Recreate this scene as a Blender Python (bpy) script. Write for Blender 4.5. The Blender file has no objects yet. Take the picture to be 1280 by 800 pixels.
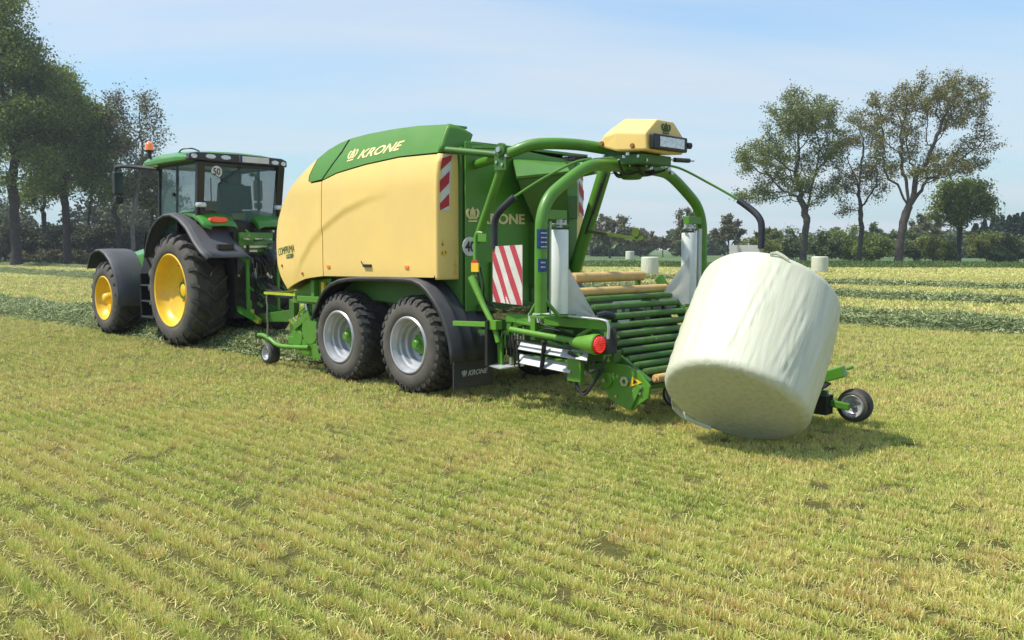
import bpy, bmesh, math, random
import numpy as np
from mathutils import Vector, Matrix
from mathutils.geometry import delaunay_2d_cdt
PI = math.pi
R_ = math.radians
random.seed(7)
SC = bpy.context.scene
COL = SC.collection

# ------------------------------------------------------------------ camera
CAMH = 1.75
cam = bpy.data.cameras.new('camera')
camo = bpy.data.objects.new('camera', cam)
COL.objects.link(camo)
cam.sensor_width = 36.0
cam.lens = 31.36
cam.clip_start = 0.05
cam.clip_end = 6000
camo.location = (0, 0, CAMH)
camo.rotation_euler = (PI/2 - math.atan(88/1115.0), 0, 0)
SC.camera = camo
SC.render.resolution_x = 1024
SC.render.resolution_y = 640

# ------------------------------------------------------------------ sky, sun, exposure
SUN_EL = R_(58)
SUN_AZ = R_(190)                        # direction to the sun, measured from +X
world = bpy.data.worlds.new('World')
SC.world = world
world.use_nodes = True
nt = world.node_tree
nt.nodes.clear()
N = nt.nodes.new
L = nt.links.new
out = N('ShaderNodeOutputWorld')
bg = N('ShaderNodeBackground')
sky = N('ShaderNodeTexSky')
sky.sky_type = 'NISHITA'
sky.sun_disc = False
sky.sun_elevation = SUN_EL
sky.sun_rotation = PI/2 - SUN_AZ
sky.air_density = 1.0
sky.dust_density = 0.5
sky.ozone_density = 2.5
tc = N('ShaderNodeTexCoord')
sp = N('ShaderNodeSeparateXYZ')
L(tc.outputs['Generated'], sp.inputs[0])
zz = N('ShaderNodeMath'); zz.operation = 'ADD'; zz.inputs[1].default_value = 0.12
L(sp.outputs['Z'], zz.inputs[0])
dx = N('ShaderNodeMath'); dx.operation = 'DIVIDE'; L(sp.outputs['X'], dx.inputs[0]); L(zz.outputs[0], dx.inputs[1])
dy = N('ShaderNodeMath'); dy.operation = 'DIVIDE'; L(sp.outputs['Y'], dy.inputs[0]); L(zz.outputs[0], dy.inputs[1])
cb = N('ShaderNodeCombineXYZ'); L(dx.outputs[0], cb.inputs[0]); L(dy.outputs[0], cb.inputs[1])
mp = N('ShaderNodeMapping'); mp.inputs['Rotation'].default_value = (0, 0, R_(-14)); mp.inputs['Scale'].default_value = (0.30, 1.0, 1)
mp.inputs['Location'].default_value = (1.3, 2.1, 0)
L(cb.outputs[0], mp.inputs[0])
n1 = N('ShaderNodeTexNoise'); n1.inputs['Scale'].default_value = 0.9; n1.inputs['Detail'].default_value = 7; n1.inputs['Roughness'].default_value = 0.52; n1.inputs['Distortion'].default_value = 0.4
L(mp.outputs[0], n1.inputs['Vector'])
rp = N('ShaderNodeValToRGB')
rp.color_ramp.elements[0].position = 0.38; rp.color_ramp.elements[0].color = (0.04, 0.04, 0.04, 1)
rp.color_ramp.elements[1].position = 0.66; rp.color_ramp.elements[1].color = (1, 1, 1, 1)
L(n1.outputs['Fac'], rp.inputs[0])
cf = N('ShaderNodeMath'); cf.operation = 'MULTIPLY'; cf.inputs[1].default_value = 0.85
L(rp.outputs['Color'], cf.inputs[0])
mx = N('ShaderNodeMixRGB'); mx.inputs['Color2'].default_value = (3.35, 3.6, 3.9, 1)
hz = N('ShaderNodeMapRange'); hz.inputs['From Min'].default_value = 0.0; hz.inputs['From Max'].default_value = 0.38; hz.inputs['To Min'].default_value = 0.9; hz.inputs['To Max'].default_value = 0.0
L(sp.outputs['Z'], hz.inputs['Value'])
veil = N('ShaderNodeMixRGB'); veil.inputs['Color2'].default_value = (1.75, 2.75, 3.1, 1)
hs_ = N('ShaderNodeHueSaturation'); hs_.inputs['Saturation'].default_value = 1.1; hs_.inputs['Value'].default_value = 1.0
L(sky.outputs[0], hs_.inputs['Color'])
L(hz.outputs[0], veil.inputs[0]); L(hs_.outputs[0], veil.inputs['Color1'])
L(cf.outputs[0], mx.inputs[0]); L(veil.outputs[0], mx.inputs['Color1'])
L(mx.outputs[0], bg.inputs['Color'])
bg.inputs['Strength'].default_value = 0.13
L(bg.outputs[0], out.inputs['Surface'])

sl = bpy.data.lights.new('sun', 'SUN')
sl.energy = 3.0
sl.angle = R_(1.5)
sl.color = (1.0, 0.95, 0.87)
so = bpy.data.objects.new('sun', sl)
COL.objects.link(so)
sd = Vector((math.cos(SUN_EL)*math.cos(SUN_AZ), math.cos(SUN_EL)*math.sin(SUN_AZ), math.sin(SUN_EL)))
so.rotation_euler = sd.to_track_quat('Z', 'Y').to_euler()
SC.view_settings.view_transform = 'Standard'
SC.view_settings.look = 'None'
SC.view_settings.gamma = 1
SC.view_settings.exposure = 0.80

# ------------------------------------------------------------------ frame of the machines
# s = metres forward along the machines, t = metres to their right, z = up
O = Vector((-1.2802, 10.7094, 0))
HEAD = R_(135)                          # heading of the machines from +X
F = Vector((math.cos(HEAD), math.sin(HEAD), 0))
RT = Vector((math.sin(HEAD), -math.cos(HEAD), 0))
def W(s, t, z=0.0):
    return O + F*s + RT*t + Vector((0, 0, z))

# ------------------------------------------------------------------ materials
MATS = {}
def mat(name, col, rough=0.5, metal=0.0, var=0.08, vscale=6.0, bump=0.0, bscale=40.0, coat=0.0, dust=None, dustamt=0.0,
        trans=0.0, emit=None, estr=0.0, alpha=1.0, spec=0.5, transm=0.0):
    if name in MATS: return MATS[name]
    m = bpy.data.materials.new(name)
    m.use_nodes = True
    t = m.node_tree; nn = t.nodes; ll = t.links
    b = nn['Principled BSDF']
    b.inputs['Roughness'].default_value = rough
    b.inputs['Metallic'].default_value = metal
    b.inputs['Specular IOR Level'].default_value = spec
    if coat: b.inputs['Coat Weight'].default_value = coat; b.inputs['Coat Roughness'].default_value = 0.12
    co = nn.new('ShaderNodeTexCoord')
    no = nn.new('ShaderNodeTexNoise'); no.inputs['Scale'].default_value = vscale; no.inputs['Detail'].default_value = 6; no.inputs['Roughness'].default_value = 0.65
    ll.new(co.outputs['Object'], no.inputs['Vector'])
    mr = nn.new('ShaderNodeMapRange'); mr.inputs['To Min'].default_value = 1-var*2; mr.inputs['To Max'].default_value = 1+var*2
    mr.inputs['From Min'].default_value = 0.25; mr.inputs['From Max'].default_value = 0.75
    ll.new(no.outputs['Fac'], mr.inputs['Value'])
    mu = nn.new('ShaderNodeMixRGB'); mu.blend_type = 'MULTIPLY'; mu.inputs[0].default_value = 1
    mu.inputs['Color1'].default_value = (*col, 1)
    ll.new(mr.outputs[0], mu.inputs['Color2'])
    last = mu.outputs[0]
    if dust:
        n2 = nn.new('ShaderNodeTexNoise'); n2.inputs['Scale'].default_value = vscale*0.6; n2.inputs['Detail'].default_value = 8; n2.inputs['Roughness'].default_value = 0.7
        ll.new(co.outputs['Object'], n2.inputs['Vector'])
        r2 = nn.new('ShaderNodeMapRange'); r2.inputs['From Min'].default_value = 0.42; r2.inputs['From Max'].default_value = 0.72
        r2.inputs['To Max'].default_value = dustamt
        ll.new(n2.outputs['Fac'], r2.inputs['Value'])
        m2 = nn.new('ShaderNodeMixRGB'); m2.inputs['Color2'].default_value = (*dust, 1)
        ll.new(r2.outputs[0], m2.inputs[0]); ll.new(last, m2.inputs['Color1'])
        last = m2.outputs[0]
    ll.new(last, b.inputs['Base Color'])
    rr = nn.new('ShaderNodeMapRange'); rr.inputs['To Min'].default_value = max(0.02, rough-0.08); rr.inputs['To Max'].default_value = min(1, rough+0.12)
    ll.new(no.outputs['Fac'], rr.inputs['Value'])
    if not transm: ll.new(rr.outputs[0], b.inputs['Roughness'])
    if bump:
        n3 = nn.new('ShaderNodeTexNoise'); n3.inputs['Scale'].default_value = bscale; n3.inputs['Detail'].default_value = 5
        ll.new(co.outputs['Object'], n3.inputs['Vector'])
        bp = nn.new('ShaderNodeBump'); bp.inputs['Strength'].default_value = bump; bp.inputs['Distance'].default_value = 0.02
        ll.new(n3.outputs['Fac'], bp.inputs['Height']); ll.new(bp.outputs[0], b.inputs['Normal'])
    if transm:
        b.inputs['Transmission Weight'].default_value = transm
    if alpha < 1: b.inputs['Alpha'].default_value = alpha
    if emit:
        b.inputs['Emission Color'].default_value = (*emit, 1); b.inputs['Emission Strength'].default_value = estr
    if trans:
        tr = nn.new('ShaderNodeBsdfTranslucent'); ll.new(last, tr.inputs['Color'])
        ms = nn.new('ShaderNodeMixShader'); ms.inputs[0].default_value = trans
        ll.new(b.outputs[0], ms.inputs[1]); ll.new(tr.outputs[0], ms.inputs[2])
        ll.new(ms.outputs[0], nn['Material Output'].inputs['Surface'])
    MATS[name] = m
    return m

GREEN = mat('machine_green_paint', (0.075, 0.245, 0.012), 0.42, var=0.08, coat=0.12, dust=(0.16, 0.19, 0.07), dustamt=0.35, vscale=4)
CAPG = mat('hood_green_paint', (0.080, 0.245, 0.014), 0.42, var=0.04, coat=0.15, dust=(0.18, 0.25, 0.10), dustamt=0.2, vscale=2.5)
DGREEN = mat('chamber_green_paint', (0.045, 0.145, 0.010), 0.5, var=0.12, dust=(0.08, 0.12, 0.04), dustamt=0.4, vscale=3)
CREAM = mat('hood_yellow_paint', (0.87, 0.605, 0.175), 0.40, var=0.025, coat=0.12, dust=(0.62, 0.47, 0.22), dustamt=0.25, vscale=1.6)
TAN = mat('tan_roller_coating', (0.66, 0.42, 0.14), 0.5, var=0.12, dust=(0.4, 0.33, 0.16), dustamt=0.5, vscale=8)
TGREEN = mat('tractor_green_paint', (0.055, 0.26, 0.02), 0.30, var=0.05, coat=0.5, dust=(0.15, 0.2, 0.07), dustamt=0.2)
TYEL = mat('tractor_yellow_rim', (0.84, 0.52, 0.008), 0.36, var=0.05, coat=0.2, dust=(0.45, 0.36, 0.1), dustamt=0.35, vscale=5)
RUBBER = mat('tyre_rubber', (0.032, 0.032, 0.031), 0.78, var=0.2, bump=0.35, bscale=30, dust=(0.13, 0.115, 0.085), dustamt=0.75, vscale=5)
SIDEW = mat('dusty_sidewall_rubber', (0.075, 0.068, 0.056), 0.8, var=0.15, bump=0.2, bscale=50, dust=(0.16, 0.14, 0.10), dustamt=0.6, vscale=4)
BPLAST = mat('black_fender_plastic', (0.035, 0.036, 0.038), 0.5, var=0.12, bump=0.12, bscale=90, dust=(0.12, 0.115, 0.10), dustamt=0.35, vscale=3)
GPLAST = mat('grey_fender_plastic', (0.075, 0.077, 0.082), 0.55, var=0.1, bump=0.12, bscale=90, dust=(0.13, 0.125, 0.11), dustamt=0.3, vscale=3)
BLACK = mat('black_painted_steel', (0.012, 0.012, 0.013), 0.4, var=0.2, dust=(0.05, 0.05, 0.045), dustamt=0.25)
SILVER = mat('silver_rim_paint', (0.46, 0.47, 0.48), 0.36, metal=0.35, var=0.06, dust=(0.35, 0.32, 0.26), dustamt=0.35, vscale=7)
STEEL = mat('bare_steel', (0.55, 0.56, 0.57), 0.25, metal=0.95, var=0.08, dust=(0.3, 0.28, 0.22), dustamt=0.25)
BRIGHT = mat('bright_sheet_metal', (0.55, 0.56, 0.55), 0.34, metal=0.3, var=0.06, dust=(0.4, 0.42, 0.33), dustamt=0.35, vscale=8)
WHITE = mat('white_marker', (0.74, 0.72, 0.68), 0.55, var=0.05, dust=(0.5, 0.48, 0.38), dustamt=0.3)
PWHITE = mat('white_plastic', (0.78, 0.77, 0.74), 0.4, var=0.03)
RED = mat('red_marker', (0.50, 0.028, 0.035), 0.5, var=0.1)
CLOTH = mat('white_cloth', (0.66, 0.63, 0.56), 0.85, var=0.08, bump=0.3, bscale=120)
CLOTHR = mat('red_cloth', (0.48, 0.05, 0.065), 0.85, var=0.1, bump=0.3, bscale=120)
LENSR = mat('red_lamp_lens', (0.62, 0.012, 0.012), 0.15, var=0.25, vscale=70, coat=1.0, emit=(1, 0.03, 0.02), estr=0.12)
LENSO = mat('orange_lamp_lens', (0.9, 0.20, 0.02), 0.2, var=0.1, coat=1.0, emit=(1, 0.2, 0.02), estr=0.15)
LENSW = mat('clear_lamp_lens', (0.62, 0.64, 0.64), 0.15, var=0.25, vscale=40, coat=1.0, metal=0.3)
PALEG = mat('pale_gold_decal', (0.88, 0.72, 0.33), 0.45, var=0.02)
OLIVE = mat('dark_green_decal', (0.03, 0.10, 0.02), 0.45, var=0.02)
GREYW = mat('grey_white_decal', (0.55, 0.56, 0.55), 0.5, var=0.02)
WARN = mat('warning_yellow_decal', (0.85, 0.50, 0.02), 0.5, var=0.05)
BLUE = mat('blue_decal', (0.015, 0.04, 0.16), 0.45, var=0.3, vscale=20)
HOSE = mat('black_hose', (0.014, 0.014, 0.014), 0.45, var=0.1)
FOAM = mat('black_padding', (0.02, 0.022, 0.03), 0.6, var=0.2, dust=(0.06, 0.06, 0.06), dustamt=0.4)
CROP = mat('chopped_crop_residue', (0.11, 0.11, 0.035), 0.95, var=0.5, vscale=60, bump=1.0, bscale=60)
LIMEY = mat('lime_yellow_paint', (0.42, 0.50, 0.03), 0.45, var=0.1)
GLASS = mat('tinted_cab_glass', (0.09, 0.17, 0.155), 0.04, var=0.0, alpha=0.30, spec=0.5)
CABIN = mat('cab_interior_grey', (0.022, 0.025, 0.027), 0.7, var=0.2)
STRETCH = mat('stretched_film', (0.66, 0.66, 0.62), 0.32, var=0.05, trans=0.35, alpha=0.9, coat=0.3)
FROLL = mat('film_roll_wrap', (0.74, 0.77, 0.70), 0.28, var=0.03, coat=0.4)

def film_mat():
    m = bpy.data.materials.new('bale_wrap_film')
    m.use_nodes = True
    t = m.node_tree; nn = t.nodes; ll = t.links
    b = nn['Principled BSDF']
    co = nn.new('ShaderNodeTexCoord')
    mp = nn.new('ShaderNodeMapping'); mp.inputs['Scale'].default_value = (9, 9, 0.9)
    ll.new(co.outputs['Object'], mp.inputs[0])
    n = nn.new('ShaderNodeTexNoise'); n.inputs['Scale'].default_value = 2.2; n.inputs['Detail'].default_value = 6; n.inputs['Roughness'].default_value = 0.55; n.inputs['Distortion'].default_value = 0.5
    ll.new(mp.outputs[0], n.inputs['Vector'])
    n2 = nn.new('ShaderNodeTexNoise'); n2.inputs['Scale'].default_value = 26; n2.inputs['Detail'].default_value = 3
    ll.new(co.outputs['Object'], n2.inputs['Vector'])
    r = nn.new('ShaderNodeValToRGB')
    r.color_ramp.elements[0].position = 0.3; r.color_ramp.elements[0].color = (0.55, 0.56, 0.39, 1)
    r.color_ramp.elements[1].position = 0.62; r.color_ramp.elements[1].color = (0.66, 0.66, 0.49, 1)
    ll.new(n.outputs['Fac'], r.inputs[0])
    ll.new(r.outputs[0], b.inputs['Base Color'])
    b.inputs['Roughness'].default_value = 0.42
    b.inputs['Coat Weight'].default_value = 0.15
    b.inputs['Coat Roughness'].default_value = 0.3
    b.inputs['Subsurface Weight'].default_value = 0.0
    bp = nn.new('ShaderNodeBump'); bp.inputs['Strength'].default_value = 0.30; bp.inputs['Distance'].default_value = 0.02
    ll.new(n.outputs['Fac'], bp.inputs['Height'])
    b2 = nn.new('ShaderNodeBump'); b2.inputs['Strength'].default_value = 0.05; b2.inputs['Distance'].default_value = 0.01
    ll.new(n2.outputs['Fac'], b2.inputs['Height']); ll.new(bp.outputs[0], b2.inputs['Normal'])
    ll.new(b2.outputs[0], b.inputs['Normal'])
    return m
FILM = film_mat()

# ------------------------------------------------------------------ object helpers
def tag(o, label=None, cat=None, group=None, kind=None):
    if label: o['label'] = label
    if cat: o['category'] = cat
    if group: o['group'] = group
    if kind: o['kind'] = kind
    return o

def empty(name, s, t, label, cat, group=None, z=0.0, rot=None):
    o = bpy.data.objects.new(name, None)
    o.empty_display_size = 0.3
    COL.objects.link(o)
    o.location = W(s, t, z)
    o.rotation_euler = (0, 0, HEAD if rot is None else rot)
    tag(o, label, cat, group)
    o['s0'] = s; o['t0'] = t
    return o

class MB:
    """collects shapes in (s, t, z) and becomes ONE mesh object"""
    def __init__(self):
        self.v = []; self.f = []; self.mi = []; self.sm = []; self.pc = []; self.cur = 0; self.vp = []
    def add(self, vs, fs, mi=0, smooth=False, same=False):
        if not same: self.cur += 1
        self.vp.extend([self.cur]*len(vs))
        o = len(self.v)
        self.v.extend([tuple(p) for p in vs])
        for f in fs:
            self.f.append(tuple(i+o for i in f)); self.mi.append(mi); self.sm.append(smooth); self.pc.append(self.cur)
        return self
    def box(self, s0, s1, t0, t1, z0, z1, mi=0):
        vs = [(a, b, c) for a in (s0, s1) for b in (t0, t1) for c in (z0, z1)]
        return self.add(vs, [(0,1,3,2),(4,6,7,5),(0,4,5,1),(2,3,7,6),(0,2,6,4),(1,5,7,3)], mi)
    def bar(self, a, b, w, h, mi=0, up=(0, 0, 1)):
        a = Vector(a); b = Vector(b); d = (b-a).normalized(); u = Vector(up)
        if abs(d.dot(u)) > 0.98: u = Vector((1, 0, 0))
        x = d.cross(u).normalized(); y = x.cross(d).normalized()
        vs = []
        for p in (a, b):
            for i, j in ((-1,-1),(1,-1),(1,1),(-1,1)):
                vs.append(p + x*(i*w/2) + y*(j*h/2))
        return self.add(vs, [(0,1,2,3),(7,6,5,4),(0,4,5,1),(1,5,6,2),(2,6,7,3),(3,7,4,0)], mi)
    def tube(self, pts, r, n=12, mi=0, smooth_path=True, caps=True, sub=6, sx=1.0):
        P = [Vector(p) for p in pts]
        rs = r if isinstance(r, (list, tuple)) else [r]*len(P)
        if smooth_path and len(P) > 2:
            Q = []; RR = []
            for i in range(len(P)-1):
                p0 = P[max(i-1, 0)]; p1 = P[i]; p2 = P[i+1]; p3 = P[min(i+2, len(P)-1)]
                for k in range(sub):
                    u = k/sub
                    Q.append(0.5*((2*p1) + (p2-p0)*u + (2*p0-5*p1+4*p2-p3)*u*u + (3*p1-p0-3*p2+p3)*u**3))
                    RR.append(rs[i]*(1-u)+rs[i+1]*u)
            Q.append(P[-1]); RR.append(rs[-1])
            P, rs = Q, RR
        vs = []; fs = []
        T0 = (P[1]-P[0]).normalized()
        u = Vector((0, 0, 1)) if abs(T0.z) < 0.9 else Vector((1, 0, 0))
        x = T0.cross(u).normalized()
        for i, p in enumerate(P):
            T = (P[min(i+1, len(P)-1)] - P[max(i-1, 0)]).normalized()
            x = (x - T*x.dot(T)).normalized(); y = T.cross(x)
            for k in range(n):
                a = 2*PI*k/n
                vs.append(p + x*(math.cos(a)*rs[i]*sx) + y*(math.sin(a)*rs[i]))
        for i in range(len(P)-1):
            for k in range(n):
                fs.append((i*n+k, i*n+(k+1) % n, (i+1)*n+(k+1) % n, (i+1)*n+k))
        self.add(vs, fs, mi, True)
        if caps:
            self.add(vs[:n], [tuple(range(n))[::-1]], mi, same=True)
            self.add(vs[-n:], [tuple(range(n))], mi, same=True)
        return self
    def cyl(self, a, b, r, n=16, mi=0):
        return self.tube([a, b], r, n, mi, smooth_path=False)
    def lathe(self, c, prof, n=40, mi=0, axis='t', closed=False):
        """prof: list of (radius, offset along +axis)"""
        vs = []; fs = []
        for k in range(n):
            a = 2*PI*k/n
            for r, y in prof:
                if axis == 't': vs.append((c[0]+r*math.cos(a), c[1]+y, c[2]+r*math.sin(a)))
                elif axis == 's': vs.append((c[0]+y, c[1]+r*math.cos(a), c[2]+r*math.sin(a)))
                else: vs.append((c[0]+r*math.cos(a), c[1]+r*math.sin(a), c[2]+y))
        m = len(prof)
        for k in range(n):
            k2 = (k+1) % n
            for i in range(m-1 if not closed else m):
                j = (i+1) % m
                fs.append((k*m+i, k*m+j, k2*m+j, k2*m+i))
        return self.add(vs, fs, mi, True)
    def prism(self, poly, t0, t1, plane='sz', mi=0):
        """poly in the (s,z) plane extruded across t (or 'tz' across s, 'st' across z)"""
        def p3(a, b, w):
            return {'sz': (a, w, b), 'tz': (w, a, b), 'st': (a, b, w)}[plane]
        n = len(poly)
        vs = [p3(a, b, t0) for a, b in poly] + [p3(a, b, t1) for a, b in poly]
        fs = [tuple(range(n)), tuple(range(2*n-1, n-1, -1))]
        fs += [(i, (i+1) % n, (i+1) % n + n, i+n) for i in range(n)]
        return self.add(vs, fs, mi)
    def quad(self, a, b, c, d, mi=0):
        return self.add([a, b, c, d], [(0, 1, 2, 3)], mi)
    def each(self, name, mats, parent=None, **kw):
        """every shape collected so far as a part of its own"""
        r = None
        for p in sorted(set(self.pc)):
            m = MB(); idx = [i for i, q in enumerate(self.vp) if q == p]; mp_ = {i: k for k, i in enumerate(idx)}
            m.v = [self.v[i] for i in idx]
            for f, q, mi, sm in zip(self.f, self.pc, self.mi, self.sm):
                if q == p: m.f.append(tuple(mp_[i] for i in f)); m.mi.append(mi); m.sm.append(sm)
            ml = mats
            if isinstance(mats, (list, tuple)): ml = [mats[m.mi[0]]]; m.mi = [0]*len(m.mi)
            r = m.build(name, ml, parent, **kw)
        return r
    def build(self, name, mats, parent=None, bevel=0.0, solid=0.0, recalc=True, label=None, autosmooth=True):
        s0 = t0 = z0 = 0.0
        root = parent
        while root is not None and root.parent is not None: root = root.parent
        if root is not None: s0 = root['s0']; t0 = root['t0']; z0 = root.location.z
        me = bpy.data.meshes.new(name)
        me.from_pydata([(s-s0, -(t-t0), z-z0) for s, t, z in self.v], [], self.f)
        ml = mats if isinstance(mats, (list, tuple)) else [mats]
        for m in ml: me.materials.append(m)
        me.polygons.foreach_set('material_index', self.mi)
        me.polygons.foreach_set('use_smooth', self.sm)
        if recalc:
            bm = bmesh.new(); bm.from_mesh(me)
            bmesh.ops.recalc_face_normals(bm, faces=bm.faces)
            bm.to_mesh(me); bm.free()
        me.update()
        if any(self.sm): me.set_sharp_from_angle(angle=R_(42))
        o = bpy.data.objects.new(name, me)
        COL.objects.link(o)
        if parent is not None: o.parent = parent
        if solid:
            md = o.modifiers.new('thickness', 'SOLIDIFY'); md.thickness = solid; md.offset = 0
        if bevel:
            md = o.modifiers.new('edges', 'BEVEL'); md.width = bevel; md.segments = 2; md.limit_method = 'ANGLE'; md.angle_limit = R_(40)
        if label: o['label'] = label
        return o

def lerp(a, b, u): return a+(b-a)*u
def interp(x, xs, ys): return float(np.interp(x, xs, ys))

def sheet(poly, tfun, spacing=0.05):
    """triangulated sheet inside an (s,z) outline, bulged by tfun(s,z) -> verts, faces"""
    P = []
    n = len(poly)
    for i in range(n):
        a = poly[i]; b = poly[(i+1) % n]
        k = max(1, int(math.dist(a, b)/spacing))
        for j in range(k): P.append((lerp(a[0], b[0], j/k), lerp(a[1], b[1], j/k)))
    nb = len(P)
    edges = [(i, (i+1) % nb) for i in range(nb)]
    A = np.array(P)
    def inside(x, y):
        c = False; j = nb-1
        for i in range(nb):
            if ((A[i, 1] > y) != (A[j, 1] > y)) and (x < (A[j, 0]-A[i, 0])*(y-A[i, 1])/(A[j, 1]-A[i, 1])+A[i, 0]): c = not c
            j = i
        return c
    xs = np.arange(A[:, 0].min(), A[:, 0].max(), spacing); ys = np.arange(A[:, 1].min(), A[:, 1].max(), spacing)
    for x in xs:
        for y in ys:
            if inside(x, y) and np.min((A[:, 0]-x)**2+(A[:, 1]-y)**2) > (spacing*0.5)**2:
                P.append((float(x), float(y)))
    vv, ee, ff, *_ = delaunay_2d_cdt([Vector(p) for p in P], edges, [], 1, 1e-5)
    return [(v.x, tfun(v.x, v.y), v.y) for v in vv], [tuple(f) for f in ff]

def sheet_part(name, poly, tfun, m, parent, thick=0.03, spacing=0.05, inward=1):
    """a moulded panel with a real thickness towards the inside"""
    vs, fs = sheet(poly, tfun, spacing)
    mb = MB()
    mb.add(vs, fs, 0, True)
    # rim
    from collections import defaultdict
    ec = defaultdict(int); ed = {}
    for f in fs:
        for i in range(len(f)):
            a, b = f[i], f[(i+1) % len(f)]
            ec[(min(a, b), max(a, b))] += 1; ed[(min(a, b), max(a, b))] = (a, b)
    nv = len(vs)
    back = [(s, t+inward*thick, z) for s, t, z in vs]
    mb.add(vs+back, [(b, a, a+nv, b+nv) for k, (a, b) in ed.items() if ec[k] == 1], 0, False)
    mb.add(back, [f[::-1] for f in fs], 0, True)
    return mb.build(name, m, parent, recalc=False)

TEXTC = {}
def text_geo(body, shear=0.0, bold=0.0, cx=1.0):
    key = (body, shear, bold)
    if key in TEXTC: return TEXTC[key]
    cu = bpy.data.curves.new('txt', 'FONT')
    cu.body = body; cu.shear = shear; cu.offset = bold; cu.size = 1.0; cu.resolution_u = 3
    ob = bpy.data.objects.new('txt', cu)
    COL.objects.link(ob)
    dg = bpy.context.evaluated_depsgraph_get()
    me = bpy.data.meshes.new_from_object(ob.evaluated_get(dg))
    vs = [(v.co.x, v.co.y) for v in me.vertices]; fs = [tuple(p.vertices) for p in me.polygons]
    bpy.data.objects.remove(ob); bpy.data.meshes.remove(me); bpy.data.curves.remove(cu)
    x0 = min(v[0] for v in vs); x1 = max(v[0] for v in vs); y0 = min(v[1] for v in vs); y1 = max(v[1] for v in vs)
    vs = [((x-x0)/(x1-x0), (y-y0)/(y1-y0)) for x, y in vs]
    TEXTC[key] = (vs, fs)
    return vs, fs

def decal(name, geo, corner, mapf, m, parent, thick=0.003):
    """geo in the unit square placed on the parallelogram corner=(bl, br, tl) in a 2D chart; mapf(a,b,h) -> (s,t,z)"""
    vs, fs = geo
    bl, br, tl = corner
    def q(x, y, h):
        a = bl[0]+(br[0]-bl[0])*x+(tl[0]-bl[0])*y
        b = bl[1]+(br[1]-bl[1])*x+(tl[1]-bl[1])*y
        return mapf(a, b, h)
    n = len(vs)
    mb = MB()
    top = [q(x, y, thick+0.003) for x, y in vs]; bot = [q(x, y, 0.001) for x, y in vs]
    from collections import defaultdict
    ec = defaultdict(int); ed = {}
    for f in fs:
        for i in range(len(f)):
            a, b = f[i], f[(i+1) % len(f)]
            k = (min(a, b), max(a, b)); ec[k] += 1; ed[k] = (a, b)
    mb.add(top+bot, [tuple(f) for f in fs] + [(b, a, a+n, b+n) for k, (a, b) in ed.items() if ec[k] == 1], 0)
    return mb.build(name, m, parent, recalc=False)

def crown_geo():
    """the open crown emblem: five curved prongs over a bar, in the unit square"""
    vs = []; fs = []
    def strip(pts, ws):
        o = len(vs)
        for i, (x, y) in enumerate(pts):
            x2, y2 = pts[min(i+1, len(pts)-1)]; x1, y1 = pts[max(i-1, 0)]
            dx, dy = x2-x1, y2-y1; l = math.hypot(dx, dy) or 1
            nx, ny = -dy/l, dx/l
            vs.append((x+nx*ws[i], y+ny*ws[i])); vs.append((x-nx*ws[i], y-ny*ws[i]))
        for i in range(len(pts)-1): fs.append((o+2*i, o+2*i+1, o+2*i+3, o+2*i+2))
    strip([(0.16, 0.06), (0.84, 0.06)], [0.055, 0.055])
    strip([(0.30, 0.20), (0.10, 0.42), (0.05, 0.66), (0.14, 0.84), (0.28, 0.80)], [0.05, 0.075, 0.08, 0.075, 0.03])
    strip([(0.70, 0.20), (0.90, 0.42), (0.95, 0.66), (0.86, 0.84), (0.72, 0.80)], [0.05, 0.075, 0.08, 0.075, 0.03])
    strip([(0.40, 0.20), (0.34, 0.45), (0.36, 0.70), (0.44, 0.90)], [0.04, 0.055, 0.055, 0.02])
    strip([(0.60, 0.20), (0.66, 0.45), (0.64, 0.70), (0.56, 0.90)], [0.04, 0.055, 0.055, 0.02])
    strip([(0.5, 0.20), (0.5, 0.62), (0.5, 1.0)], [0.035, 0.06, 0.045])
    return vs, fs
CROWN = crown_geo()
def disc_geo(n=28): return [(0.5+0.5*math.cos(2*PI*k/n), 0.5+0.5*math.sin(2*PI*k/n)) for k in range(n)], [tuple(range(n))]
def rect_geo(): return [(0, 0), (1, 0), (1, 1), (0, 1)], [(0, 1, 2, 3)]
def tri_geo(): return [(0, 0), (1, 0), (0.5, 1)], [(0, 1, 2)]

def ccw(geo):   # faces must look outwards after mapping
    return geo
def flip(geo): return geo[0], [f[::-1] for f in geo[1]]

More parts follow.
